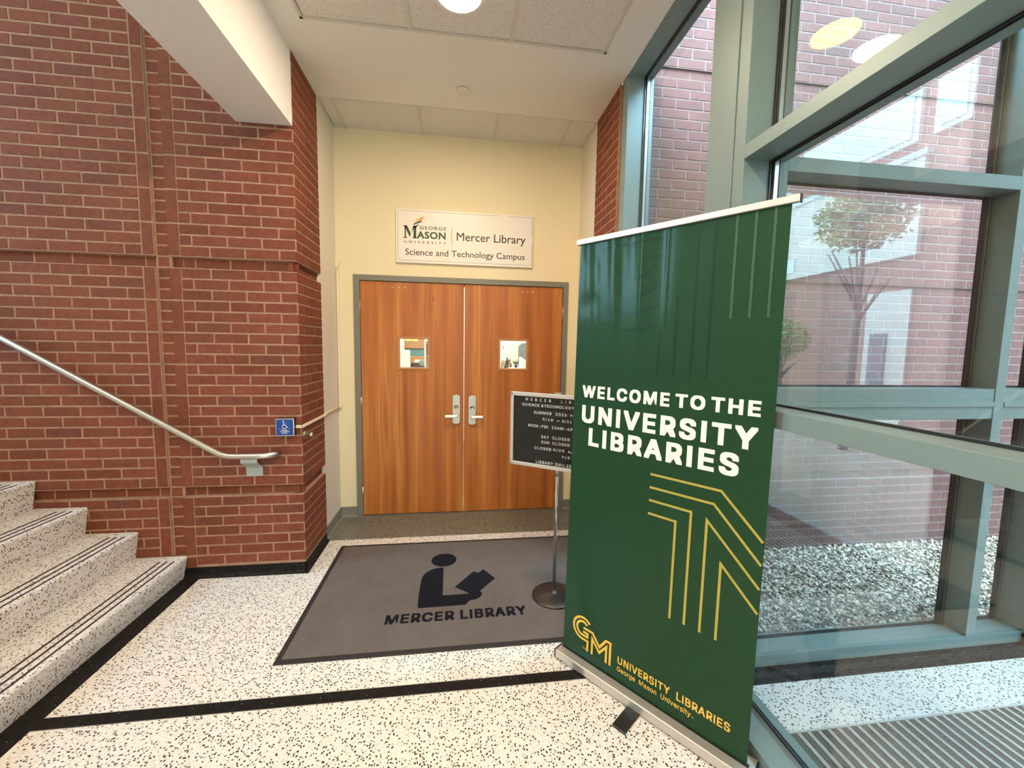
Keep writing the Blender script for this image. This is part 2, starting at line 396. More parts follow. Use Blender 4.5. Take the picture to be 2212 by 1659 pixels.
def lay(parent, bricks, M, rot, limit=300, depth=.03, hide=None):
    """bricks: (centre of face xyz, length, height[, name]); rot = z rotation of the face (0: faces -Y)."""
    vis = []; rest = []
    R = Matrix.Rotation(rot, 4, 'Z')
    for b in bricks:
        q = project(b[0]); s = 0
        if q and -60 < q[0] < 2272 and -40 < q[1] < 1700 and not (hide and hide(q)): s = b[1]*b[2]/q[2]**2
        (vis if s > 0 else rest).append((s, b))
    vis.sort(key=lambda t: -t[0]); rest += vis[limit:]; vis = vis[:limit]
    for s, b in vis:
        o = bpy.data.objects.new(b[3] if len(b) > 3 else 'brick', brick_mesh(b[1], depth, b[2], M)); COL.objects.link(o)
        jit = random.uniform(-.0006, .0004); n = R @ Vector((0, 1, 0))
        o.location = Vector(b[0])+n*(depth/2+jit); o.rotation_euler = (random.uniform(-.004, .004), random.uniform(-.004, .004), rot)
        o.parent = parent
    if rest:
        V = []; Fc = []
        for s, b in rest:
            me = brick_mesh(b[1], depth, b[2], M); k = len(V); n = R @ Vector((0, depth/2, 0))
            for v in me.vertices: V.append((R @ v.co)+Vector(b[0])+n)
            for p in me.polygons: Fc.append([k+i for i in p.vertices])
        me = bpy.data.meshes.new('brickwork'); me.from_pydata(V, [], Fc); me.materials.append(M)
        o = bpy.data.objects.new('brickwork', me); COL.objects.link(o); o.parent = parent; o['kind'] = 'stuff'
def bond(u0, u1, n0, n1, jodd, recess=(), full=BL):
    """list of (u centre, z centre, length, height, recessed) for courses n0..n1-1; odd courses have a joint at jodd."""
    out = []
    for n in range(n0, n1):
        j = jodd+(0 if n % 2 else full/2); k = math.ceil((u0-j)/full+1e-6); a = u0
        while a < u1-1e-6:
            b = min(j+k*full, u1); k += 1
            l = b-a-GAP
            if l > .012: out.append(((a+b)/2, CZ0+(n+.5)*CH, l, CH-GAP, n in recess))
            a = b
    return out
REC = (8, 30, 51)

# ------------------------------------------------------------ left brick wall (stair bay), channel and pier, all facing -Y at y = 2.85
YB = 2.85
def bands(x0, x1, d, zmax):   # backing with the two recessed shadow courses set further in
    zs = [0, CZ0+8*CH, CZ0+9*CH, CZ0+30*CH, CZ0+31*CH, zmax]; out = []
    for k in range(5): out.append((x0, x1, YB+d+(.028 if k % 2 else 0), YB+.25, zs[k], zs[k+1]))
    return out
wl_ = struct(boxes('wall_left', bands(-6.3, -1.866, .002, 5.6)+[(-1.866, -1.775, YB+.0145, YB+.25, 0, 5.6)], MORTAR))
bl = [((u, YB+(.028 if r else 0), z), l, h) for u, z, l, h, r in bond(-6.3, -1.934, 1, 83, -2.031, (8, 30))]
lay(wl_, bl, BRICK, 0, 300)
sold = []
def soldiers(u, wdt):
    out = []
    for a, b in ((0, 2), (2, 5), (5, 8), *[(9+3*i, 12+3*i) for i in range(7)], *[(31+3*i, 34+3*i) for i in range(17)]):
        out.append(((u, YB, CZ0+(a+b)/2*CH+(.02 if a == 0 else 0)), wdt, (b-a)*CH-GAP-(.05 if a == 0 else 0), 'soldier_brick'))
    for n in (8, 30): out.append(((u, YB+.028, CZ0+(n+.5)*CH), wdt, CH-GAP, 'brick'))
    return out
lay(wl_, soldiers(-1.9, .060), BRICK, 0, 300)
lay(wl_, [((-1.8235, YB+.0125, CZ0+(n+.5)*CH), .062, CH-GAP) for n in range(1, 83)], BRICK, 0, 300, depth=.02)
wp = struct(boxes('wall_pier', [(b[0], b[1]-(.028 if k % 2 else 0), b[2], YB+.05, b[4], b[5]) for k, b in enumerate(bands(-1.786, -1.0355, .002, 3.39))]+[(-1.786, -1.36, YB+.002, YB+.25, 3.39, 5.6)], MORTAR))
bp = [((u, YB+(.028 if r else 0), z), l, h) for u, z, l, h, r in bond(-1.723, -1.0283, 1, 83, -1.548, (8, 30)) if z < 3.36 or u < -1.4]
lay(wp, bp, BRICK, 0, 300); lay(wp, soldiers(-1.7545, .062), BRICK, 0, 300)
# pier return, facing +X at x = -1.033 ; the short brick wall right of the alcove, facing -X at x = 1.104
ZB = [0, CZ0+8*CH, CZ0+9*CH, CZ0+30*CH, CZ0+31*CH, 3.39]
wr = struct(boxes('wall_pier_return', [(-1.30, -1.0355-(.028 if k % 2 else 0), YB+.05, 3.312, ZB[k], ZB[k+1]) for k in range(5)], MORTAR))
br = []
for u, z, l, h, r in bond(YB, 3.316, 1, 50, YB+BL, (8, 30)):
    if u-l/2 < YB+.02: u += .003; l -= .004
    br.append(((-1.033-(.028 if r else 0), u, z), l, h))
lay(wr, br, BRICK, PI/2, 300)
wq = struct(boxes('wall_right_return', [(1.106+(.028 if k % 2 else 0), 1.30, YB, 3.312, ZB[k], ZB[k+1]) for k in range(5)], MORTAR))
lay(wq, [((1.104+(.028 if r else 0), u, z), l, h) for u, z, l, h, r in bond(YB, 3.316, 1, 50, YB+BL/2, (8, 30))], BRICK, -PI/2, 300)
# outside wall beyond the glass
ZO = [-.1]+[CZ0+n*CH for r_ in REC for n in (r_, r_+1)]+[7.5]
wo = struct(boxes('wall_outside', [(1.245, 8.5, 2.8225+(.016 if k % 2 else 0), 3.1, ZO[k], ZO[k+1]) for k in range(len(ZO)-1)], MORTAR_OUT))
bo = [((u, 2.82+(.016 if r else 0), z), l, h) for u, z, l, h, r in bond(1.25, 8.5, -1, 110, 1.298+.1025, REC)]
lay(wo, bo, BRICK_OUT, 0, 300, hide=lambda q: (q[0] < 1650 and q[1] > 440) or q[0] < 1385)
# black terrazzo base along the brick
prof = [(0, 0), (-.034, 0), (-.030, .006), (-.016, .016), (-.012, .03), (-.012, .070), (0, .074)]
struct(prism('baseboard_pier', [(2.862+a, b) for a, b in prof], 'X', -1.80, -1.012, BLACKT))
struct(prism('baseboard_return', [(-1.045-a, b) for a, b in prof], 'Y', 2.83, 3.306, BLACKT))
struct(prism('baseboard_right', [(1.115+a, b) for a, b in prof], 'Y', 2.83, 3.306, BLACKT))

# ------------------------------------------------------------ floor
struct(box('floor', (-1.9, 1.24, -4.2, 3.303, -.12, 0), TERR))
struct(box('floor_alcove', (-1.06, 1.13, 3.303, 3.80, -.12, .001), ALCF))
struct(box('trim_1', (-1.70, 1.115, 1.743, 1.799, -.02, .0012), BLACKT))
struct(box('trim_2', (-1.812, -1.70, -1.6, 2.83, -.02, .0012), BLACKT))
struct(boxes('trim_3', [(-1.70, 1.115, 1.7405, 1.743, -.02, .0014), (-1.70, 1.115, 1.799, 1.8015, -.02, .0014)], mat('zinc_strip', (.35, .33, .3), .4, metal=.6)))
# ------------------------------------------------------------ alcove walls
struct(box('wall_alcove_left', (-1.30, -1.05, 3.312, 3.90, 0, 3.5), CREAM2))
struct(box('wall_alcove_right', (1.117, 1.40, 3.312, 3.90, 0, 3.5), CREAM2))
struct(boxes('wall_back', [(-1.3, -.893, 3.77, 3.90, 0, 3.5), (1.012, 1.4, 3.77, 3.90, 0, 3.5), (-.893, 1.012, 3.77, 3.90, 2.173, 3.5)], CREAM))
covep = [(0, 0), (-.022, 0), (-.012, .006), (-.006, .018), (-.005, .092), (0, .094)]
struct(prism('baseboard_alcove_left', [(-1.05-a, b) for a, b in covep], 'Y', 3.306, 3.77, COVE))
struct(prism('baseboard_alcove_back', [(3.77+a, b) for a, b in covep], 'X', -1.05, -.905, COVE))
struct(prism('baseboard_alcove_back_right', [(3.77+a, b) for a, b in covep], 'X', 1.024, 1.117, COVE))
struct(prism('baseboard_alcove_right', [(1.117+a, b) for a, b in covep], 'Y', 3.306, 3.77, COVE))

# ------------------------------------------------------------ ceiling with lay-in tiles
ZC = 3.39
cl = struct(boxes('ceiling', [(-1.37, -.885, -4.2, 2.595, ZC, ZC+.12), (.905, 1.118, -4.2, 2.595, ZC, ZC+.12),
      (-1.37, 1.118, 2.595, 3.335, ZC, ZC+.12), (-.885, .905, -4.2, 2.595, ZC+.05, ZC+.12), (-1.06, 1.12, 3.335, 3.78, ZC+.05, ZC+.12)], CEIL))
for r in range(11):
    y1 = 2.585-r*.62
    for c in range(3):
        x0 = -.875+c*.593
        if r == 0 and c == 1: # tile with the downlight cut out (12-sided hole stays hidden by the lamp trim)
            pass
        box('ceiling_tile', (x0+.011, x0+.593-.011, y1-.609, y1-.011, ZC+.007, ZC+.022), TILE, cl)
bars = [(-.885, -.869, -4.2, 2.595, ZC+.001, ZC+.03), (.889, .905, -4.2, 2.595, ZC+.001, ZC+.03), (-.885, .905, 2.579, 2.595, ZC+.001, ZC+.03)]
bars += [(-.875+c*.593-.011, -.875+c*.593+.011, -4.2, 2.579, ZC, ZC+.03) for c in (1, 2)]
bars += [(-.869, .889, 2.585-r*.62-.011, 2.585-r*.62+.011, ZC+.0005, ZC+.03) for r in range(1, 11)]
for b in bars: box('grid_bar', b, TBAR, cl)
xs = [-1.043, -.945, -.31, .31, .905, 1.113]
for a, b in zip(xs, xs[1:]): box('ceiling_tile', (a+.012, b-.012, 3.345, 3.77, ZC+.008, ZC+.022), TILE, cl)
for a in xs[1:-1]: box('grid_bar', (a-.012, a+.012, 3.337, 3.77, ZC, ZC+.03), TBAR, cl)
box('grid_bar', (-1.05, 1.117, 3.331, 3.343, ZC-.001, ZC+.03), TBAR, cl); box('grid_bar', (-1.05, -1.035, 3.34, 3.77, ZC, ZC+.03), TBAR, cl); box('grid_bar', (1.10, 1.117, 3.34, 3.77, ZC, ZC+.03), TBAR, cl)
struct(box('ceiling_beam', (-1.365, -1.036, -4.2, YB, 2.935, ZC+.12), WHITE))
struct(box('ceiling_upper', (-6.5, -1.2, -4.3, 3.1, 5.6, 5.75), CEIL))
struct(box('wall_upper', (-1.365, -1.15, -4.2, YB, ZC+.12, 5.6), WHITE))

# lights
def downlight(x, y, label, z=ZC, power=34, lens=None):
    t = thing('ceiling_downlight', label, 'ceiling light', (x, y, z), 'round recessed downlights')
    bm = bmesh.new(); seg = 40
    for (r0, z0), (r1, z1) in (((.142, .0), (.135, -.006)), ((.135, -.006), (.118, -.007)), ((.118, -.007), (.112, .004)), ((.142, 0), (.142, .006))):
        A = [bm.verts.new((r0*math.cos(2*PI*k/seg), r0*math.sin(2*PI*k/seg), z0)) for k in range(seg)]
        B = [bm.verts.new((r1*math.cos(2*PI*k/seg), r1*math.sin(2*PI*k/seg), z1)) for k in range(seg)]
        for k in range(seg): bm.faces.new((A[k], A[(k+1) % seg], B[(k+1) % seg], B[k]))
    finish('trim_ring', bm, WHITE, t, True)
    bm = bmesh.new(); add_lathe(bm, [(.112, .001), (.113, -.004), (.06, -.0075), (.001, -.008)], (0, 0, 0), 40)
    finish('lens', bm, lens or LAMP, t, True)
    if not power: return
    l = bpy.data.lights.new('lamp', 'AREA'); l.shape = 'DISK'; l.size = .22; l.energy = power; l.color = WARM
    o = bpy.data.objects.new('lamp', l); COL.objects.link(o); o.parent = t; o.location = (0, 0, -.012)
downlight(0, 2.29, 'glowing round recessed downlight in the ceiling in front of the double doors')
for i, y in enumerate((.43, -1.43-.6)): downlight(0, y, 'unseen round downlight added as fill in the lobby ceiling, %s' % ('above the photographer' if i == 0 else 'well behind the photographer'))  # unseen downlights continuing the row, added as fill
downlight(2.13, 1.36, 'round downlight in the vestibule ceiling, mirrored as a yellow oval in the glass', power=0, lens=mat('yellow_lens', (1, 1, 1), .3, emis=(1, .72, .07), es=10))
tag(lathe('sprinkler_cover', [(.036, .0), (.036, -.007), (.047, -.0072), (.047, -.010), (.044, -.0115), (.002, -.012)], (.03, 3.086, ZC), CEIL, None, 32), 'small flat round sprinkler cover plate on the ceiling before the doors', 'sprinkler cover')

# ------------------------------------------------------------ double door
D = struct(empty('door_1', (.06, 3.77, 0)))
def dp(o): return put(o, D)
dp(boxes('door_frame', [(-.905, -.853, 3.757, 3.86, 0, 2.185), (.978, 1.024, 3.757, 3.86, 0, 2.185), (-.853, .978, 3.757, 3.86, 2.138, 2.185),
    (-.853, -.835, 3.825, 3.86, 0, 2.138), (.96, .978, 3.825, 3.86, 0, 2.138), (-.853, .978, 3.825, 3.86, 2.12, 2.138)], DFRAME))
YL = 3.772
def leaf(x0, x1, vx0, vx1, side, name_label):
    bm = bmesh.new(); z0, z1, v0, v1 = .012, 2.134, 1.372, 1.637
    for b in ((x0, x1, YL, YL+.045, z0, v0), (x0, x1, YL, YL+.045, v1, z1), (x0, vx0, YL, YL+.045, v0, v1), (vx1, x1, YL, YL+.045, v0, v1)): add_box(bm, *b)
    lf = finish('door_leaf', bm, WOOD); dp(lf)
    tr = boxes('vision_frame', [(vx0-.016, vx1+.016, YL-.006, YL, v1-.002, v1+.016), (vx0-.016, vx1+.016, YL-.006, YL, v0-.016, v0+.002),
        (vx0-.016, vx0+.002, YL-.006, YL, v0+.002, v1-.002), (vx1-.002, vx1+.016, YL-.006, YL, v0+.002, v1-.002),
        (vx0, vx1, YL, YL+.02, v1-.004, v1), (vx0, vx1, YL, YL+.02, v0, v0+.004), (vx0, vx0+.004, YL, YL+.02, v0+.004, v1-.004), (vx1-.004, vx1, YL, YL+.02, v0+.004, v1-.004)], WOODTRIM, lf, bev=.0015)
    box('glass_pane', (vx0+.002, vx1-.002, YL+.019, YL+.025, v0+.002, v1-.002), GLASS, lf)
    # lock plate with curved ends
    cx = -.010 if side < 0 else .1365; zc = .993 if side < 0 else .985
    outl = [(cx-.033, zc-.125)]+[(cx-.033+.066*i/10, zc-.125-.013*math.sin(PI*i/10)) for i in range(1, 10)]+[(cx+.033, zc-.125), (cx+.033, zc+.125)]+[(cx+.033-.066*i/10, zc+.125+.013*math.sin(PI*i/10)) for i in range(1, 10)]+[(cx-.033, zc+.125)]
    prism('lock_plate', outl, 'Y', YL-.016, YL, STEEL, lf)
    lathe('lock_cylinder', [(.022, 0), (.022, -.008), (.017, -.012), (.016, -.009), (.002, -.009)], (cx, YL-.016, zc+.022), STEEL, lf, 24, 'Y')
    box('keyway', (cx-.0015, cx+.0015, YL-.027, YL-.024, zc+.012, zc+.03), BLACKP, lf)
    s = side; zl = zc-.060
    bm = bmesh.new(); add_tube(bm, [(cx+.0, YL-.014, zl), (cx, YL-.05, zl)], .011, 16)
    a, b = (cx-.012, cx+.104) if s > 0 else (cx-.104, cx+.012)
    add_box(bm, a, b, YL-.062, YL-.046, zl-.0135, zl+.0135, bev=.005)
    finish('lever_handle', bm, NICKEL, lf, False)
    hx = x0-.004 if side < 0 else x1+.004
    for z in (1.91, 1.05, .22) if side < 0 else (1.90, 1.05, .20):
        bm = bmesh.new(); add_tube(bm, [(hx, YL-.008, z-.058), (hx, YL-.008, z+.058)], .0075, 12)
        add_box(bm, hx-.002, hx+.002, YL-.008, YL+.004, z-.055, z+.055)
        for q in (-.02, .02): add_tube(bm, [(hx, YL-.008, z+q-.0006), (hx, YL-.008, z+q+.0006)], .0082, 12)
        finish('hinge', bm, STEEL, lf, True)
    dots = (-.574, -.519, -.468) if side < 0 else (.593, .64, .692)
    for q, x in enumerate(dots): lathe('filled_hole', [(.0045+.0015*((q+(side > 0)) % 2), 0), (.004, -.001), (.001, -.001)], (x, YL, 2.084), SIGNW, lf, 12, 'Y')
leaf(-.850, .0565, -.519, -.263, -1, 'left'); leaf(.0625, .975, .389, .643, 1, 'right')
dp(box('threshold', (-.853, .978, 3.74, 3.87, 0, .006), mat('threshold_metal', (.22, .22, .2), .5, metal=.5)))

# ------------------------------------------------------------ library room behind the doors
struct(boxes('floor_library', [(-2, 2.2, 3.9, 7.0, -.1, 0)], COVE))
LW = mat('library_white', (.86, .84, .78), .7); TEAL = mat('library_teal', (.10, .27, .27), .7)
struct(boxes('wall_library', [(.1, 2.2, 6.7, 6.8, 0, 3.3), (-2.1, -2, 3.9, 6.8, 0, 3.3), (2.1, 2.2, 3.9, 6.8, 0, 3.3)], LW))
struct(box('wall_library_teal', (-2, .1, 6.7, 6.8, 0, 3.3), TEAL)); struct(box('ceiling_library', (-2.1, 2.2, 3.9, 6.8, 3.2, 3.3), LW))
box_ = lambda n, b, m_, lab, cat, grp=None, bev=.004: tag(box(n, b, m_, None, bev), lab, cat, grp)
t = thing('storage_cabinet', 'tall white cabinet seen at the left of the left door window', 'cabinet', (-1.0, 6.5, 0))
put(box('body', (-1.15, -.835, 6.35, 6.66, 0, 2.2), LW, None, .004), t); put(box('cabinet_door', (-1.13, -.855, 6.335, 6.35, .05, 2.15), LW, None, .003), t)
t = thing('low_white_panel', 'white freestanding panel below the cork board behind the left door window', 'panel', (-.65, 5.5, 0))
put(box('board', (-.76, -.62, 5.48, 5.52, .1, 1.515), LW, None, .004), t); put(box('panel_foot', (-.76, -.62, 5.4, 5.6, 0, .1), LW, None, .004), t)
t = thing('cork_board', 'wood framed cork board on the teal wall behind the left door window', 'board', (-.7, 6.68, 1.6))
put(box('cork', (-.95, -.555, 6.685, 6.699, 1.55, 2.3), mat('cork', (.42, .22, .09), .9), None), t)
put(boxes('board_frame', [(-.97, -.535, 6.672, 6.699, 1.535, 1.556), (-.556, -.535, 6.67, 6.699, 1.535, 2.32), (-.97, -.535, 6.67, 6.699, 2.3, 2.32)], WOODTRIM, None), t)
put(boxes('notice', [(-.83, -.73, 6.68, 6.684, 1.645, 1.9), (-.72, -.63, 6.68, 6.684, 1.645, 1.85)], mat('yellow_notice', (.85, .62, .2), .8), None), t)
t = thing('service_counter', 'wooden counter with books on it behind the left door window', 'counter', (-.45, 6.1, 0))
put(box('counter_top', (-.825, -.44, 5.9, 6.5, 1.26, 1.285), BLACKP, None, .004), t); put(box('counter_front', (-.82, -.45, 5.92, 6.48, 0, 1.26), WOODTRIM, None, .004), t)
put(box('back_panel', (-.82, -.46, 6.46, 6.5, 1.285, 1.41), WOODTRIM, None, .003), t)
box_('paper_pile', (-.63, -.56, 6.1, 6.3, 1.286, 1.365), LW, 'pile of white papers on the counter behind the left door window', 'papers')
box_('desk_organizer', (-.545, -.485, 6.05, 6.2, 1.286, 1.37), mat('organizer_grey', (.3, .32, .32), .5), 'grey desk organizer on the counter behind the left door window', 'organizer')
box_('file_box', (-.66, -.555, 5.93, 6.03, 1.286, 1.33), BLACKP, 'low black file box on the counter edge behind the left door window', 'box')
t = thing('book_shelf', 'shelf edge with books at the right of the left door window', 'shelf', (-.36, 5.2, 0))
put(box('side_panel', (-.405, -.385, 5.1, 5.4, 0, 1.9), LW, None), t)
for z in (1.28, 1.45, 1.62): put(box('shelf_board', (-.385, -.2, 5.1, 5.4, z, z+.012), WOODTRIM, None), t)
cols = [(.5, .35, .2), (.12, .15, .2), (.7, .66, .55), (.35, .1, .08), (.75, .72, .66)]
bkm = [mat('book_cover', c, .6) for c in cols]
for q, z in enumerate((1.292, 1.462)):
    for k in range(3):
        b = box('book', (-.384+k*.026, -.362+k*.026, 5.12, 5.3, z, z+.13-.01*k), bkm[(q*3+k) % 5], None, .001)
        tag(b, '%s book on the %s shelf at the right of the left door window' % (('brown', 'navy', 'tan', 'maroon', 'cream')[(q*3+k) % 5], ('lower', 'upper')[q]), 'book', 'books on the shelf behind the left door window')
box_('light_switch', (.735, .76, 6.69, 6.70, 1.555, 1.592), mat('switch', (.45, .42, .38), .6), 'small light switch on the white wall behind the right door window', 'switch')
t = thing('round_backed_chair', 'grey high chair back with rounded top behind the right door window', 'chair', (1.0, 6.0, 0))
pl_ = [(.97, .5), (1.19, .5), (1.19, 1.57)]+[(1.08+.11*math.cos(a*PI/8), 1.57+.075*math.sin(a*PI/8)) for a in range(1, 8)]+[(.97, 1.57)]
put(prism('backrest', pl_, 'Y', 6.45, 6.5, mat('chair_grey', (.22, .24, .24), .7)), t); put(box('seat', (.88, 1.14, 6.12, 6.45, .44, .5), mat('chair_seat', (.22, .24, .24), .7), None, .01), t)
put(tube('pedestal', [(1.01, 6.28, 0), (1.01, 6.28, .44)], .03, BLACKP), t)
t = thing('display_desk', 'white desk top holding books behind the right door window', 'desk', (.75, 5.7, 0))
put(box('desk_top', (.5, 1.0, 5.3, 6.0, 1.255, 1.28), LW, None, .003), t); put(box('desk_front', (.52, .98, 5.34, 5.96, 0, 1.255), LW, None), t)
for k in range(7):
    Mx = Matrix.Translation((.575+k*.019, 5.45, 1.285)) @ Matrix.Rotation(math.radians(16), 4, 'Y')
    b = box('leaning_magazine', (-.004, .004, 0, .16, 0, .12+.012*(k % 4)), bkm[(k*2) % 5], None, .0008, Mx)
    tag(b, '%s leaning magazine in the row behind the right door window' % ('leftmost', 'second', 'third', 'middle', 'fifth', 'sixth', 'rightmost')[k], 'magazine', 'leaning magazines behind the right door window')
for k in range(4):
    b = box('white_binder', (.862+k*.017, .876+k*.017, 5.5, 5.7, 1.281, 1.44-.012*k), LW, None, .001)
    tag(b, 'white binder standing %s right of the plant behind the right door window' % ('nearest', 'second', 'third', 'farthest')[k], 'binder', 'white binders behind the right door window')
box_('tape_box', (.70, .735, 5.9, 5.95, 1.281, 1.36), BLACKP, 'tall black box left of the plant behind the right door window', 'box')
box_('phone_box', (.755, .785, 5.9, 5.95, 1.281, 1.34), BLACKP, 'short black box nearest the plant behind the right door window', 'box')
t = thing('potted_plant', 'small green leafed plant behind the right door window', 'plant', (.835, 5.8, 1.281))
bm = bmesh.new(); add_lathe(bm, [(.016, 0), (.022, .035)], (.835, 5.8, 1.281), 12); put(finish('pot', bm, BLACKP), t)
LEAF = mat('leaf_green', (.05, .16, .05), .5)
for k in range(7):
    a = k*.9; d_ = Vector((math.cos(a), math.sin(a)*.6, 1.2)).normalized(); p0 = Vector((.835, 5.8, 1.315)); side = d_.cross(Vector((0, 1, 0))).normalized()*.012
    bm = bmesh.new(); vs = [bm.verts.new(p) for p in (p0, p0+d_*.04+side, p0+d_*.085, p0+d_*.04-side)]; bm.faces.new(vs)
    r_ = bmesh.ops.extrude_face_region(bm, geom=bm.faces[:]); bmesh.ops.translate(bm, vec=(0, .0015, 0), verts=[v for v in r_['geom'] if isinstance(v, bmesh.types.BMVert)])
    put(finish('leaf', bm, LEAF), t)

# ------------------------------------------------------------ staircase
ST = thing('staircase', 'white terrazzo staircase with black flecks climbing along the brick wall', 'stairs', (-1.8, 1.5, 0))
YS0, YS1 = -1.57, 2.848
for i in range(13):
    xn = -1.778-.279*i; zt = .155+.178*i; zb = zt-.178 if i else 0
    xe = xn-.279-.05 if i < 12 else -6.27
    poly = [(xn-.028, zb), (xn-.004, zt-.03), (xn, zt-.012), (xn-.004, zt-.002), (xn-.012, zt), (xe, zt), (xe, zb)]
    stp = prism('stair_step', poly, 'Y', YS0, YS1, TERR_STEP); put(stp, ST)
    if i < 8:
        for dx in (-.120, -.078, -.036):
            g = box('grip_strip', (xn+dx-.006, xn+dx+.006, YS0+.06, YS1-.066, zt-.004, zt+.0012), GRIP); g.parent = stp
struct(box('wall_stair_side', (-6.3, -1.9, YS0-.15, YS0-.02, 0, 3.0), WHITE))
# handrail
H = thing('handrail', 'brushed steel handrail running down the brick wall beside the stairs', 'handrail', (-1.4, 2.78, .85))
hy = 2.775
pts = [(-5.2, hy, .853+.626*(5.2-1.50)), (-2.0, hy, .853+.626*.5), (-1.545, hy, .881), (-1.515, hy, .864), (-1.49, hy, .853), (-1.46, hy, .846), (-1.42, hy, .843), (-1.30, hy, .843), (-1.27, hy+.003, .843), (-1.24, hy+.010, .843), (-1.215, hy+.022, .843), (-1.195, hy+.04, .843), (-1.185, hy+.075, .843)]
put(tube('rail', pts, .0195, BRUSH, None, 20), H)
put(prism('bracket', [(2.768, .828), (2.774, .828), (2.779, .80), (2.846, .752), (2.849, .69), (2.843, .69), (2.840, .749), (2.773, .797)], 'X', -1.386, -1.285, BRACKET), H)
for k in range(1):
    x = -3.7; z = .853+.626*(-1.5-x)
    put(prism('bracket', [(2.768, z-.015), (2.774, z-.015), (2.779, z-.043), (2.846, z-.09), (2.849, z-.153), (2.843, z-.153), (2.840, z-.094), (2.773, z-.046)], 'X', x-.05, x+.05, BRACKET), H)
put(lathe('screw_head', [(.006, 0), (.005, -.003), (.001, -.003)], (-1.335, 2.843, .712), STEEL, None, 12, 'Y'), H)

# ------------------------------------------------------------ door button, raceway, wall stop
B = thing('door_button', 'square blue push plate with wheelchair symbol on the brick pier', 'push button', (-1.12, 2.84, 1.025))
put(box('back_box', (-1.180, -1.068, 2.806, 2.849, .966, 1.083), BLACKP, None, .003), B)
put(box('steel_rim', (-1.178, -1.064, 2.800, 2.808, .967, 1.083), CHROME, None, .002), B)
put(box('push_plate', (-1.173, -1.070, 2.796, 2.801, .972, 1.077), BLUE, None, .002), B)
fb = lambda u, v, e: (-1.1215+u, 2.796-e, 1.0245+v)
W_ = [ribbon(arc(.0, .006, .0135, 100, 395, 20), .0032), ribbon([(-.006, .036), (-.004, .016), (.010, .014), (.016, .003), (.022, .001)], .0036), ribbon([(-.004, .025), (.006, .024)], .003), (arc(-.006, .041, .0045, 0, 345, 10), [tuple(range(11))])]
put(flat('symbol', W_, fb, LWHITE), B)
put(flat('lettering', [txt('PRESS', -.018, -.021, .018, -.0135, .02), txt('TO OPERATE', -.030, -.031, .030, -.0235, .02), txt('DOOR', -.016, -.041, .016, -.0335, .02), rect2(-.033, -.010, -.025, -.008), rect2(.025, -.010, .033, -.008)], fb, LWHITE), B)
RW = thing('wire_raceway', 'ivory surface raceway from the blue button up the cream alcove corner', 'raceway', (-1.03, 3.3, 1.02))
put(boxes('raceway_run', [(-1.068, -1.022, 2.835, 2.849, 1.012, 1.031), (-1.033, -1.020, 2.835, 3.27, 1.012, 1.031)], IVORY, None, .003), RW)
bm = bmesh.new()
add_tube(bm, [(-1.027, 3.26, 1.021), (-1.030, 3.34, 1.021), (-1.041, 3.40, 1.021), (-1.041, 3.75, 1.021)], .010, 10)
put(finish('raceway_bend', bm, IVORY, None, True), RW)
put(box('elbow', (-1.049, -1.021, 3.738, 3.769, 1.006, 1.034), IVORY, None, .004), RW)
put(box('raceway_riser', (-1.046, -1.025, 3.757, 3.769, 1.03, 2.225), IVORY, None, .002), RW)
bm = bmesh.new()
rings = [[bm.verts.new(p) for p in ((-1.036-w, 3.7695, z), (-1.036+w, 3.7695, z), (-1.036+w, 3.7695-d_, z), (-1.036-w, 3.7695-d_, z))] for w, d_, z in ((.0125, .016, 2.219), (.024 if False else .0138, .03, 2.24), (.0138+.014, .034, 2.281))]
for v in rings[2]: v.co.x = max(v.co.x, -1.0495)
for a_, b_ in zip(rings, rings[1:]):
    for k in range(4): bm.faces.new((a_[k], a_[(k+1) % 4], b_[(k+1) % 4], b_[k]))
bm.faces.new(rings[0][::-1]); bm.faces.new(rings[2]); bmesh.ops.recalc_face_normals(bm, faces=bm.faces)
put(finish('entry_flare', bm, IVORY), RW)
PG = thing('wall_door_stop', 'small round metal door stop on the brick return below the raceway', 'door stop', (-1.03, 2.895, .955))
put(lathe('flange', [(.027, 0), (.027, .003), (.016, .009), (.012, .01)], (-1.033, 2.893, .955), STEEL, None, 28, 'X'), PG)
put(lathe('bumper', [(.011, .008), (.011, .03), (.016, .031), (.016, .05), (.012, .053), (.008, .053), (.008, .046), (.001, .046)], (-1.033, 2.893, .955), STEEL, None, 24, 'X'), PG)

# ------------------------------------------------------------ wall sign over the doors
SG = thing('wall_sign', 'white library name sign with university logo above the double doors', 'sign', (.07, 3.75, 2.53))
put(box('panel', (-.538, .676, 3.746, 3.769, 2.300, 2.760), SIGNW, None, .002), SG)
fs_ = lambda u, v, e: (u, 3.746-e, v)
lw = .0022
b0, b1, t0, t1 = -.522, .664, 2.320, 2.744
put(flat('border_line', [rect2(b0, t1-lw, .383, t1), rect2(.452, t1-lw, b1, t1), rect2(b0, t0, b1, t0+lw), rect2(b0, t0, b0+lw, t1), rect2(b1-lw, 2.582, b1, t1), rect2(b1-lw, t0, b1, 2.526)], fs_, mat('sign_line', (.16, .11, .07), .6)), SG)
put(flat('lettering', [txt('Mercer Library', -.012, 2.486, .607, 2.580, .007), txt('Science and Technology Campus', -.458, 2.350, .603, 2.421, .005), rect2(-.0575, 2.469, -.0545, 2.617)], fs_, SIGNTXT), SG)
put(flat('small_lettering', [txt('GEORGE', -.334, 2.590, -.104, 2.619, .012, 1.25), txt('UNIVERSITY', -.470, 2.470, -.105, 2.490, .012, 1.9)], fs_, mat('sign_dark_grey', (.04, .045, .035), .5)), SG)
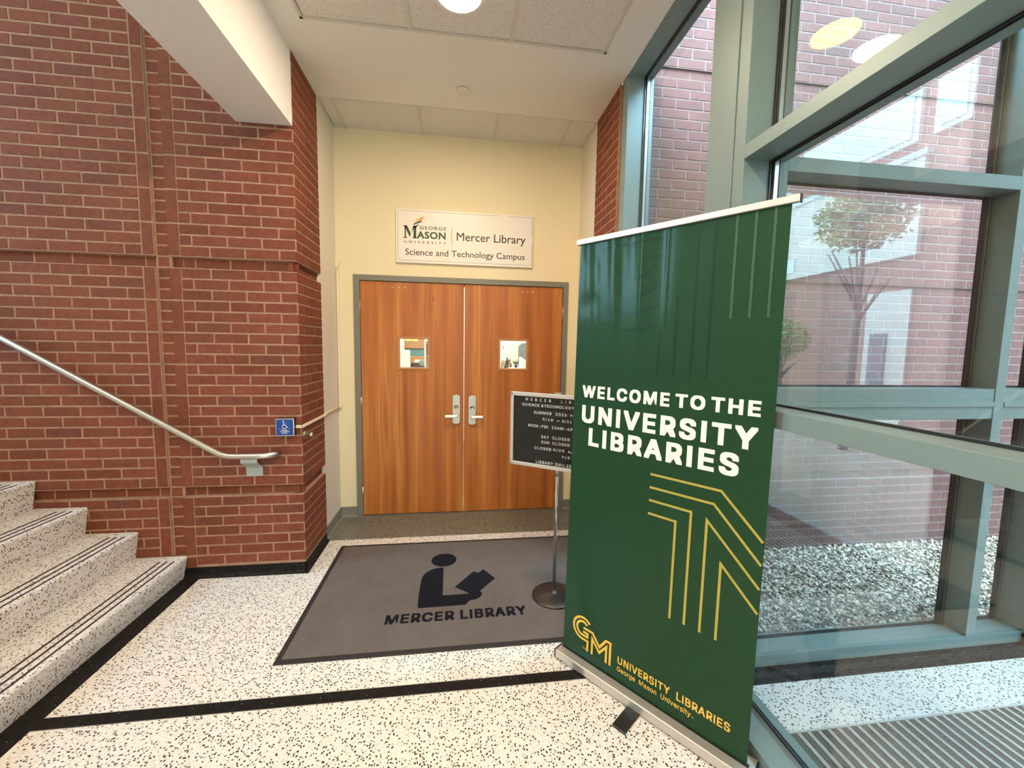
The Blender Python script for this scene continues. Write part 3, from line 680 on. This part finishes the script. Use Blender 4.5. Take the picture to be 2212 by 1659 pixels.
# big serif M and ASON
mx0, mz0, mz1 = -.472, 2.512, 2.617
Mm = [rect2(-.463, mz0, -.452, mz1), poly2([(-.467, mz1), (-.441, mz1), (-.410, 2.548), (-.419, 2.520)]), poly2([(-.419, 2.520), (-.410, 2.548), (-.374, mz1), (-.387, mz1)]), rect2(-.387, mz0, -.364, mz1-.002), rect2(-.474, mz0, -.441, mz0+.007), rect2(-.396, mz0, -.355, mz0+.007), rect2(-.474, mz1-.006, -.448, mz1)]
Mm += [txt('ASON', -.356, 2.5125, -.109, 2.573, .028, 1.1)]
for x in (-.352, -.309): Mm.append(rect2(x-.010, 2.5125, x+.012, 2.5165))
for x in (-.172, -.118): Mm.append(rect2(x-.010, 2.569 if x > -.13 else 2.5125, x+.010, 2.573 if x > -.13 else 2.5165))
Mm.append(poly2([(-.387, mz1-.02), (-.364, mz1-.012), (-.350, mz1+.004), (-.330, mz1+.013), (-.355, mz1+.010), (-.375, mz1)]))
put(flat('logo_letters', Mm, fs_, SIGNGREEN), SG)
def quill(p): 
    up, dn = p; return poly2(up+dn[::-1])
put(flat('logo_plume', [quill(([(-.384, 2.645), (-.362, 2.668), (-.330, 2.688), (-.305, 2.696), (-.289, 2.708)], [(-.384, 2.644), (-.350, 2.661), (-.315, 2.673), (-.302, 2.684), (-.289, 2.708)]))], fs_, ORANGE), SG)
put(flat('logo_plume_dark', [quill(([(-.394, 2.618), (-.378, 2.640), (-.345, 2.658), (-.325, 2.664), (-.311, 2.674)], [(-.394, 2.617), (-.368, 2.633), (-.340, 2.643), (-.322, 2.650), (-.311, 2.674)]))], fs_, BLUEBLACK), SG)

# ------------------------------------------------------------ entrance mat
MT = thing('floor_mat', 'taupe floor mat printed with a black reading figure before the doors', 'mat', (.03, 2.6, 0))
put(box('mat_base', (-.892, .955, 1.990, 3.192, .0005, .006), RUBBER, None, .002), MT)
put(box('mat_pile', (-.862, .925, 2.020, 3.163, .002, .0095), MATGREY, None, .003), MT)
fm = lambda u, v, e: (u, v, .0095+e)
fig = [(-.23, 2.348), (-.236, 2.461), (-.235, 2.631), (-.231, 2.678), (-.222, 2.712), (-.203, 2.742), (-.176, 2.765), (-.148, 2.780), (-.120, 2.787), (-.091, 2.788), (-.087, 2.461), (-.024, 2.459), (.080, 2.462), (.064, 2.478), (-.012, 2.542), (.115, 2.715), (.153, 2.695), (.186, 2.738), (.259, 2.616), (.149, 2.482), (.158, 2.468), (.160, 2.450), (.155, 2.432), (.146, 2.418), (.128, 2.404), (.111, 2.396), (.084, 2.394), (.054, 2.351)]
put(flat('reader_symbol', [(arc(-.0925, 2.891, .091, 0, 352.5, 47), [tuple(range(48))]), poly2(fig)], fm, MATBLACK), MT)
put(flat('lettering', [txt('MERCER', -.402, 2.220, -.012, 2.303, .034, 1.12, INTER), txt('LIBRARY', .022, 2.222, .412, 2.305, .034, 1.12, INTER)], fm, MATBLACK), MT)

# ------------------------------------------------------------ letter board on stand
PX, PY, TH = .611, 2.383, math.radians(-34)
dd = Vector((math.cos(TH), math.sin(TH), 0)); nn = Vector((-dd.y, dd.x, 0))
LB = thing('letter_board_stand', 'black changeable letter board with opening hours on a chrome pole stand', 'sign stand', (PX, PY, 0))
put(lathe('base_disc', [(.138, 0.0096), (.138, .016), (.132, .021), (.08, .028), (.03, .036), (.018, .040), (.014, .048)], (PX, PY, 0), BASEMET, None, 64), LB)
put(tube('pole', [(PX, PY, .04), (PX, PY, 1.30)], .0105, CHROME, None, 20), LB)
put(tube('collar', [(PX, PY, .785), (PX, PY, .80), (PX, PY, .803), (PX, PY, .845)], [.0125, .0125, .016, .016], STEEL, None, 20), LB)
MB_ = Matrix.Translation((PX, PY, 0)) @ Matrix.Rotation(TH, 4, 'Z')
bx = lambda n, b, m_, bev=0: put(boxes(n, b, m_, None, bev, MB_), LB)
bx('board_frame', [(-.312, .312, -.034, -.012, .829, .853), (-.312, .312, -.034, -.012, 1.271, 1.295), (-.312, -.290, -.034, -.012, .829, 1.295), (.290, .312, -.034, -.012, .829, 1.295)], RAILALU, .003)
bx('felt_panel', [(-.292, .292, -.026, -.013, .851, 1.273)]+[(-.292, .292, -.0272, -.026, .853+k*.0066, .8566+k*.0066) for k in range(64)], LBLACK)
bx('top_clip', [(-.022, .018, -.02, .016, 1.293, 1.304)], STEEL, .002)
fl_ = lambda u, v, e: tuple(Vector((PX, PY, 0))+dd*u-nn*(.0275+e)+Vector((0, 0, v)))
rows = [('M E R C E R', -.209, 1.244, -.042, 1.263), ('L I B R A R Y', .024, 1.245, .206, 1.262), ('SCIENCE', -.232, 1.211, -.116, 1.228), ('&TECHNOLOGY', -.103, 1.211, .105, 1.228), ('CAMPUS', .125, 1.211, .225, 1.228),
        ('SUMMER', -.152, 1.166, -.036, 1.184), ('2026', -.010, 1.166, .061, 1.184), ('HOURS', .082, 1.166, .172, 1.183), ('5/18', -.093, 1.128, -.025, 1.145), ('-', .0, 1.133, .016, 1.137), ('8/21', .033, 1.127, .093, 1.144),
        ('MON-FRI', -.188, 1.082, -.057, 1.100), ('10AM-6PM', -.032, 1.082, .122, 1.100), ('SAT', -.100, 1.019, -.048, 1.036), ('CLOSED', -.028, 1.019, .085, 1.036), ('SUN', -.099, .986, -.047, 1.003), ('CLOSED', -.026, .986, .085, 1.003),
        ('CLOSED', -.144, .946, -.032, .963), ('5/25', -.019, .946, .052, .963), ('6/19', .075, .946, .140, .963), ('7/3', .036, .908, .088, .925), ('LIBRARY.GMU.EDU', -.131, .857, .122, .876)]
put(flat('lettering', [txt(b, u0, v0, u1, v1, .010, 1.15, INTER) for b, u0, v0, u1, v1 in rows], fl_, LWHITE), LB)
bx('clear_cover', [(-.291, .291, -.0325, -.0300, .852, 1.272)], COVERG)

# ------------------------------------------------------------ roll-up banner
A0 = Vector((.509, 1.873, 0)); du = Vector((.6115, -.7912, 0)).normalized(); dn_ = Vector((-du.y, du.x, 0))
BN = thing('banner_stand', 'tall green welcome roll-up banner in a silver floor cassette', 'banner', (A0.x, A0.y, 0))
def wave(s, z):
    t_ = max(0, min(1, (z-1.35)/.7)); t_ = t_*t_*(3-2*t_)
    return t_*(.0032*math.sin(s*42+.6)*math.exp(-((s-.25)/.22)**2)+.0026*math.exp(-((s-.315)/.008)**2)+.0022*math.exp(-((s-.425)/.007)**2)+.0012*math.sin(s*95+z*5)*math.exp(-((s-.12)/.2)**2)+.002*math.sin(z*38)*math.exp(-((s-.05)/.05)**2))
def BP(s, z, e=0.0):
    off = .05+.05*(z/2.06)
    c = 0
    return tuple(A0+du*s+dn_*(off-wave(s, z)+c-e)+Vector((0, 0, z)))
bm = bmesh.new(); NS, NZ = 170, 90; s0, s1, zb, zt_ = -.006, .843, .046, 2.070
G = [[[bm.verts.new(BP(s0+(s1-s0)*i/NS, zb+(zt_-zb)*j/NZ, k*.0008)) for i in range(NS+1)] for j in range(NZ+1)] for k in (0, -1)]
for j in range(NZ):
    for i in range(NS):
        bm.faces.new((G[0][j][i], G[0][j][i+1], G[0][j+1][i+1], G[0][j+1][i])); bm.faces.new((G[1][j][i], G[1][j+1][i], G[1][j+1][i+1], G[1][j][i+1]))
put(finish('fabric_panel', bm, GREEN, None, True), BN)
put(flat('headline', [txt('WELCOME', .042, 1.338, .471, 1.397, .037, 1.2, INTER), txt('TO', .494, 1.340, .611, 1.397, .037, 1.2, INTER), txt('THE', .632, 1.340, .800, 1.397, .037, 1.2, INTER), txt('UNIVERSITY', .045, 1.216, .797, 1.302, .037, 1.2, INTER), txt('LIBRARIES', .089, 1.108, .743, 1.196, .037, 1.2, INTER)], BP, BWHITE, None, .0014), BN)
wln = .0098
for it in ([ribbon([(.408, 1.044), (.690, 1.044), (.838, .894)], wln), ribbon([(.408, .987), (.667, .987), (.838, .809)], wln), ribbon([(.408, .931), (.585, .931), (.585, .461)], wln),
    ribbon([(.407, .873), (.526, .873), (.526, .459)], wln), ribbon([(.646, .461), (.646, .917), (.838, .721)], wln), ribbon([(.706, .461), (.706, .765), (.838, .629)], wln)]): put(flat('chevron_line', [it], BP, OLIVE, None, .0012), BN)
lg = .0112; cxg, czg = .1085, .1995
gm = [ribbon(arc(cxg, czg, .0535, 43, 270, 34)+[(.139, czg-.0535), (.139, .0955)], lg), ribbon(arc(cxg, czg, .0335, 43, 270, 28)+[(.137, czg-.0335), (.137, .1835), (.111, .1835)], lg),
      ribbon([(.112, .2035), (.1645, .2035), (.205, .1545), (.240, .2035), (.263, .2035), (.263, .096)], lg), ribbon([(.1645, .0955), (.1645, .1745), (.205, .1265), (.2425, .1745), (.2425, .096)], lg)]
gm += [txt('UNIVERSITY LIBRARIES', .303, .131, .780, .167, .022, 1.08, INTER), txt('George Mason University', .302, .089, .636, .119, .014, 1.05, INTER), txt('TM', .109, .098, .131, .108, .01), ribbon(arc(.644, .100, .0035, 0, 340, 12), .001)]
put(flat('logo', gm, BP, GOLD, None, .0012), BN)
def fine(pts, n=14):
    out = []
    for a, b in zip(pts, pts[1:]):
        for k in range(n): out.append((a[0]+(b[0]-a[0])*k/n, a[1]+(b[1]-a[1])*k/n))
    return out+[pts[-1]]
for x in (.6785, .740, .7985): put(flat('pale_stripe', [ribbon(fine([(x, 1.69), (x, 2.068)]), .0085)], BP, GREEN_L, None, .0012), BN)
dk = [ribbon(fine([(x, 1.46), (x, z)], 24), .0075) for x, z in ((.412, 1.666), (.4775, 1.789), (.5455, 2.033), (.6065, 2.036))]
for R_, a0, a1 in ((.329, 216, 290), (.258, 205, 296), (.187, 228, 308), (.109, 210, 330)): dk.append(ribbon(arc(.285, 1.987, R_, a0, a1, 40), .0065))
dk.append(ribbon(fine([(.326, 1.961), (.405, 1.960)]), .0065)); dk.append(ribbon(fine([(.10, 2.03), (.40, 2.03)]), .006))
for it in dk: put(flat('dark_green_stripe', [it], BP, GREEN_D, None, .0012), BN)  # darker green print of the cropped emblem
MBN = Matrix.Translation(A0) @ Matrix.Rotation(math.atan2(du.y, du.x), 4, 'Z')
bb = lambda n, b, m_, bev=0: put(boxes(n, b, m_, None, bev, MBN), BN)
bb('top_rail', [(-.024, .866, .088, .108, 2.064, 2.089)], RAILALU, .003)
bb('rail_cap', [(.866, .870, .088, .108, 2.063, 2.090)], BLACKP)
bb('cassette', [(-.018, .868, .0, .105, .006, .047)], RAILALU, .004)
bb('cassette_end', [(-.022, -.018, -.001, .106, .004, .049)], BLACKP, .001); bb('cassette_end', [(.868, .873, -.001, .106, .004, .049)], BLACKP, .001)
bb('slot', [(-.01, .85, .044, .06, .046, .0485)], BLACKP)
bb('foot', [(.385, .445, -.125, .10, .0004, .010)], BLACKP, .003)
bb('foot', [(.40, .43, .10, .24, .0004, .010)], BLACKP, .003)
bb('support_pole', [(.415, .433, .100, .113, .04, 2.07)], STEEL, .004)

# ------------------------------------------------------------ glazed wall between lobby and vestibule (plane along Y)
W1 = struct(empty('window_1', (1.18, 1.5, 0)))
def w1(n, b, m_=FRAME, bev=.0015): return put(boxes(n, b, m_, None, bev), W1)
XI, XG = 1.12, 1.24
w1('sill_rail', [(XI, 1.30, 1.797, 2.747, .0, .10)])
for a, b in ((.245, 1.546), (-.935, .18), (-2.0, -1.0)): w1('sill_rail', [(XI, 1.30, a, b, .0, .08)])
w1('head_rail', [(XI, 1.30, 1.81, 2.85, ZC-.004, ZC+.12)]); w1('head_rail', [(XI, 1.30, -2.0, 1.546, ZC-.004, ZC+.12)])
w1('jamb', [(XI, 1.30, 2.747, 2.829, .0, ZC+.1)])
w1('corner_post', [(XI, 1.30, 1.737, 1.797, 0, ZC+.1)]); w1('corner_post', [(XI-.006, 1.30, 1.611, 1.735, 0, ZC+.1)]); w1('corner_post', [(XI, 1.30, 1.546, 1.609, 0, ZC+.1)])
w1('mullion', [(XI, 1.30, .18, .245, 0, ZC+.1)]); w1('mullion', [(XI, 1.30, -1.0, -.935, 0, ZC+.1)]); w1('mullion', [(XI, 1.30, -2.06, -2.0, 0, ZC+.1)])
for a, b in ((1.797, 2.747), (.245, 1.546), (-.935, .18), (-2.0, -1.0)):
    a == 1.797 or w1('middle_rail', [(XI, 1.30, a, b, 1.300, 1.361)]); a == 1.797 or w1('upper_rail', [(XI, 1.30, a, b, 2.329, 2.381)])
def gaskets(W_, plane, a, b, z0, z1, ax):
    g = .007; w = .004
    bs = []
    for s_ in (-1, 1):
        p0, p1 = plane+s_*.004, plane+s_*(.004+w)
        for (u0, u1, v0, v1) in ((a, b, z0, z0+g), (a, b, z1-g, z1), (a, a+g, z0, z1), (b-g, b, z0, z1)):
            bs.append((min(p0, p1), max(p0, p1), u0, u1, v0, v1) if ax == 'X' else (u0, u1, min(p0, p1), max(p0, p1), v0, v1))
    put(boxes('gasket', bs, GASKET), W_)
for a, b in ((1.797, 2.747), (.245, 1.546), (-.935, .18), (-2.0, -1.0)):
    for z0, z1 in (((.10, ZC-.004),) if a == 1.797 else ((.09, 1.300), (1.361, 2.329), (2.381, ZC-.004))):
        put(box('glass_pane', (XG-.003, XG+.003, a+.003, b-.003, z0+.003, z1-.003), GLASS), W1); gaskets(W1, XG, a, b, z0, z1, 'X')
        put(box('glazing_bead', (XG+.009, XG+.026, b-.012, b-.001, z0, z1), ALU), W1); put(box('dark_edge', (XG+.026, XG+.031, b-.013, b-.001, z0, z1), GASKET), W1)
# ------------------------------------------------------------ vestibule far storefront (plane along X)
W2 = struct(empty('window_2', (2.2, 1.74, 0)))
def w2(n, b, m_=FRAME, bev=.0015): return put(boxes(n, b, m_, None, bev), W2)
YF0, YF1, YG = 1.68, 1.82, 1.795
w2('sill_rail', [(1.30, 3.1, YF0, YF1, .028, .090)]); w2('head_rail', [(1.30, 3.1, YF0, YF1, ZC-.06, ZC+.1)])
w2('jamb', [(1.302, 1.432, YF0, YF1, .0895, ZC)]); w2('mullion', [(2.667, 2.724, YF0, YF1, .0895, ZC)]); w2('jamb', [(3.03, 3.10, YF0, YF1, .0895, ZC)])
for a, b in ((1.432, 2.667), (2.724, 3.03)):
    w2('middle_rail', [(a, b, YF0+.004, YF1, 1.252, 1.403)]); w2('rail_ridge', [(a, b, YF0-.004, YF0+.006, 1.314, 1.338)]); w2('upper_rail', [(a, b, YF0, YF1, 2.362, 2.424)])
    for z0, z1 in ((.090, 1.252), (1.403, 2.362), (2.424, ZC-.06)):
        put(box('glass_pane', (a+.003, b-.003, YG-.003, YG+.003, z0+.003, z1-.003), GLASS_OUT), W2); gaskets(W2, YG, a, b, z0, z1, 'Y')
        put(box('glazing_bead', (b-.022, b-.014, YG-.018, YG-.011, z0, z1), STEEL), W2); put(box('dark_edge', (b-.050, b-.0005, YG-.012, YG-.0045, z0, z1), GASKET), W2)
struct(prism('baseboard_vestibule', [(1.70, 0), (1.612, 0), (1.616, .006), (1.635, .012), (1.652, .03), (1.70, .03)], 'X', 1.30, 3.05, BLACKT))
struct(box('floor_vestibule', (1.24, 3.1, 1.382, 1.72, -.12, 0), TERR)); struct(box('floor_vestibule_pit', (1.24, 3.1, -2.1, 1.382, -.12, -.012), CONC))
struct(box('ceiling_vestibule', (1.24, 3.12, -2.1, 1.82, ZC, ZC+.12), CEIL))
struct(box('wall_vestibule_end', (1.24, 3.12, -2.2, -2.06, 0, ZC), CREAM2))
W3 = struct(empty('window_3', (3.06, 0, 0)))
put(boxes('sill_rail', [(3.03, 3.12, -2.06, 1.68, 0, .08)], FRAME), W3); put(boxes('head_rail', [(3.03, 3.12, -2.06, 1.68, ZC-.02, ZC+.1)], FRAME), W3)
put(box('jamb', (3.03, 3.12, -2.06, -2.0, 0, ZC), FRAME), W3); put(box('jamb', (3.03, 3.12, 1.66, 1.68, 0, ZC), FRAME), W3)
put(box('glass_pane', (3.07, 3.076, -2.0, 1.66, .08, ZC-.02), GLASS), W3)
# aluminium rail mat
VM = thing('entrance_grille_mat', 'ribbed grey entrance mat with paired metal rails in the vestibule', 'mat', (2.1, .6, 0))
put(box('tray', (1.30, 3.02, -1.9, 1.380, -.0118, -.010), RUBBER), VM)
INS = fabric('mat_insert_grey', (.13, .115, .10)); RL = mat('mat_rail_alu', (.74, .72, .68), .5, metal=.3)
me_r = me_i = None
for k in range(36):
    x = 1.306+k*.047
    i_ = box('carpet_insert', (x+.014, x+.045, -1.9, 1.372, -.0098, -.0015), INS); put(i_, VM)
    for q in (0, .0085): put(box('mat_rail', (x+q, x+q+.0042, -1.9, 1.372, -.0098, .0005), RL), VM)
struct(box('trim_4', (1.285, 3.03, 1.374, 1.383, -.02, .001), mat('mat_curb', (.5, .48, .45), .5)))

# ------------------------------------------------------------ gravel strip outside
struct(box('ground_gravel_bed', (1.30, 9.0, 1.84, 2.83, -.3, -.03), GROUND)); struct(box('ground_courtyard', (3.12, 40, -30, 1.84, -.3, -.04), CONC))
def pebbles():
    rng = np.random.default_rng(3)
    b = bmesh.new(); bmesh.ops.create_icosphere(b, subdivisions=1, radius=1); V0 = np.array([v.co[:] for v in b.verts]); F0 = np.array([[v.index for v in f.verts] for f in b.faces]); b.free()
    N = 19000
    x = 1.32+rng.random(N)**1.15*3.9; y = 1.86+rng.random(N)*.95
    s = .0062+.0068*rng.random(N)
    keep = np.ones(N, bool)
    Vs = []; 
    ang = rng.random((N, 3))*6.28
    for i in range(N):
        a, c, e = ang[i]
        ca, sa, cc, sc = math.cos(a), math.sin(a), math.cos(c*.25), math.sin(c*.25)
        R_ = np.array([[ca, -sa, 0], [sa, ca, 0], [0, 0, 1]]) @ np.array([[1, 0, 0], [0, cc, -sc], [0, sc, cc]])
        P_ = (V0*np.array([1.15, .85, .6])*s[i]*(1+.18*rng.standard_normal((len(V0), 1)).clip(-1, 1))) @ R_.T
        bank = max(0, (y[i]-2.55)/.27)*.03
        Vs.append(P_+np.array([x[i], y[i], -.022+rng.random()*.012+bank*.6]))
    Vs = np.concatenate(Vs); Fs = np.concatenate([F0+len(V0)*i for i in range(N)])
    me = bpy.data.meshes.new('gravel'); me.from_pydata(Vs.tolist(), [], Fs.tolist())
    M = mat('pebble', (.5, .47, .4), .75); gi = nd(M, 'ShaderNodeNewGeometry')
    lk(M, ramp(M, gi.outputs['Random Per Island'], [(0, (.07, .05, .038)), (.35, (.24, .18, .135)), (.65, (.46, .39, .31)), (1, (.78, .71, .60))]), bsdf(M).inputs['Base Color'])
    me.materials.append(M)
    o = bpy.data.objects.new('gravel', me); COL.objects.link(o); o['kind'] = 'stuff'
    tag(o, 'bed of pale gravel between the vestibule glass and the outside brick wall', 'gravel')
pebbles()

# ------------------------------------------------------------ across the courtyard (mirrored in the glass)
OB = thing('opposite_building', 'pale banded building across the courtyard mirrored in the vestibule glass', 'building', (9.2, -5, 0))
OBR = mat('opposite_brick', (.22, .10, .07), .85); OBW = mat('opposite_pale_panel', (.50, .47, .41), .7); OGL = mat('opposite_window', (.75, .85, .9), .05, metal=1)
put(box('wall', (9.25, 12, -22, 3.5, -.04, 9.5), OBR), OB)
put(box('pale_fascia', (9.15, 9.25, -14, -3.66, 3.58, 5.50), OBW), OB); put(box('fascia_cap', (9.10, 9.25, -14, -3.6, 5.50, 5.62), mat('cap_blue', (.35, .5, .55), .4)), OB)
for a, b in ((-14, -10.5), (-10.2, -6.75), (-6.66, -3.9), (-3.51, -2.99), (-2.4, -1.8)):
    w_ = box('window_frame', (9.16, 9.25, a-.06, b+.06, 5.84, 9.2), OBW); put(w_, OB)
    p_ = box('window_glass', (9.14, 9.165, a+.06, b-.06, 5.95, 9.1), OGL); p_.parent = w_
for k in range(6):
    y = -6.9+k*.55-3.0
    w_ = box('ribbon_window', (9.13, 9.16, y, y+.48, 3.75, 4.12), OGL); put(w_, OB)
put(box('entrance_door', (9.20, 9.26, -4.6, -3.7, 0, 2.9), OBW), OB); put(box('door_glass', (9.17, 9.21, -4.45, -4.1, .6, 2.0), mat('dark_glass', (.02, .03, .05), .1)), OB)
def tree(name, x, y, h, r, label, n=2600):
    t = thing(name, label, 'tree', (x, y, -.04))
    bm = bmesh.new(); add_tube(bm, [(x, y, -.04), (x+.05, y, h*.5), (x, y+.05, h)], [.07, .05, .02], 10)
    for k in range(7):
        a = k*.9; add_tube(bm, [(x+.03, y, h*.55+.08*k), (x+math.cos(a)*r*.7, y+math.sin(a)*r*.7, h*.75+.12*k)], [.025, .008], 6)
    put(finish('trunk', bm, mat('bark', (.10, .07, .05), .9), None, True), t)
    rng = np.random.default_rng(int(x*10)); V = []; Fc = []
    for i in range(n):
        p = rng.standard_normal(3); p = p/np.linalg.norm(p)*r*rng.random()**.4*np.array([1, 1, .8])+np.array([x, y, h+.1])
        a = rng.standard_normal(3); a /= np.linalg.norm(a); b = np.cross(a, rng.standard_normal(3)); b /= np.linalg.norm(b)
        k = len(V); V += [tuple(p), tuple(p+a*.05+b*.02), tuple(p+a*.10), tuple(p+a*.05-b*.02)]; Fc.append((k, k+1, k+2, k+3))
    me = bpy.data.meshes.new('foliage'); me.from_pydata(V, [], Fc); me.materials.append(mat('foliage', (.16, .24, .05), .6))
    o = bpy.data.objects.new('foliage', me); COL.objects.link(o); put(o, t); o['kind'] = 'stuff'
tree('courtyard_tree', 6.4, -2.3, 3.6, .62, 'leafy courtyard tree mirrored in the vestibule glass')
tree('courtyard_shrub', 7.0, -4.5, 1.75, .55, 'yellow green courtyard shrub mirrored low in the vestibule glass', 2000)

# ------------------------------------------------------------ rest of the lobby (behind the photographer, closes the room)
struct(box('wall_lobby_back', (-6.5, 1.3, -4.35, -4.2, 0, 5.7), CREAM2))
struct(boxes('wall_lobby_left', [(-6.6, -6.3, -4.3, .3, 0, 5.7), (-6.6, -6.3, 2.6, 3.1, 0, 5.7), (-6.6, -6.3, .3, 2.6, 0, 2.75), (-6.6, -6.3, .3, 2.6, 5.0, 5.7)], CREAM2))
struct(boxes('wall_lobby_right', [(1.12, 1.3, -4.3, -4.1, 0, 3.6), (1.12, 1.3, -4.1, -2.26, 3.2, 3.6), (1.12, 1.3, -2.26, -2.2, 0, 3.6)], CREAM2))
struct(box('window_5', (1.2, 1.206, -4.1, -2.26, 0, 3.2), GLASS)); struct(box('floor_lobby_left', (-6.4, -1.9, -4.3, -1.72, -.12, 0), TERR))
W4 = struct(empty('window_4', (-6.4, 1.45, 3.8)))
put(boxes('frame', [(-6.45, -6.38, .3, .36, 2.75, 5.0), (-6.45, -6.38, 2.54, 2.6, 2.75, 5.0), (-6.45, -6.38, 1.42, 1.48, 2.75, 5.0), (-6.45, -6.38, .3, 2.6, 2.75, 2.81), (-6.45, -6.38, .3, 2.6, 4.94, 5.0)], FRAME), W4)
put(box('glass_pane', (-6.42, -6.414, .36, 2.54, 2.81, 4.94), GLASS), W4)
struct(box('roof', (-6.7, 3.2, -4.4, 3.0, 5.76, 5.9), CONC)) if False else None
c = S.cycles
c.max_bounces = 10; c.diffuse_bounces = 5; c.glossy_bounces = 5; c.transparent_max_bounces = 16; c.transmission_bounces = 6
c.caustics_reflective = False; c.caustics_refractive = False; c.sample_clamp_indirect = 6
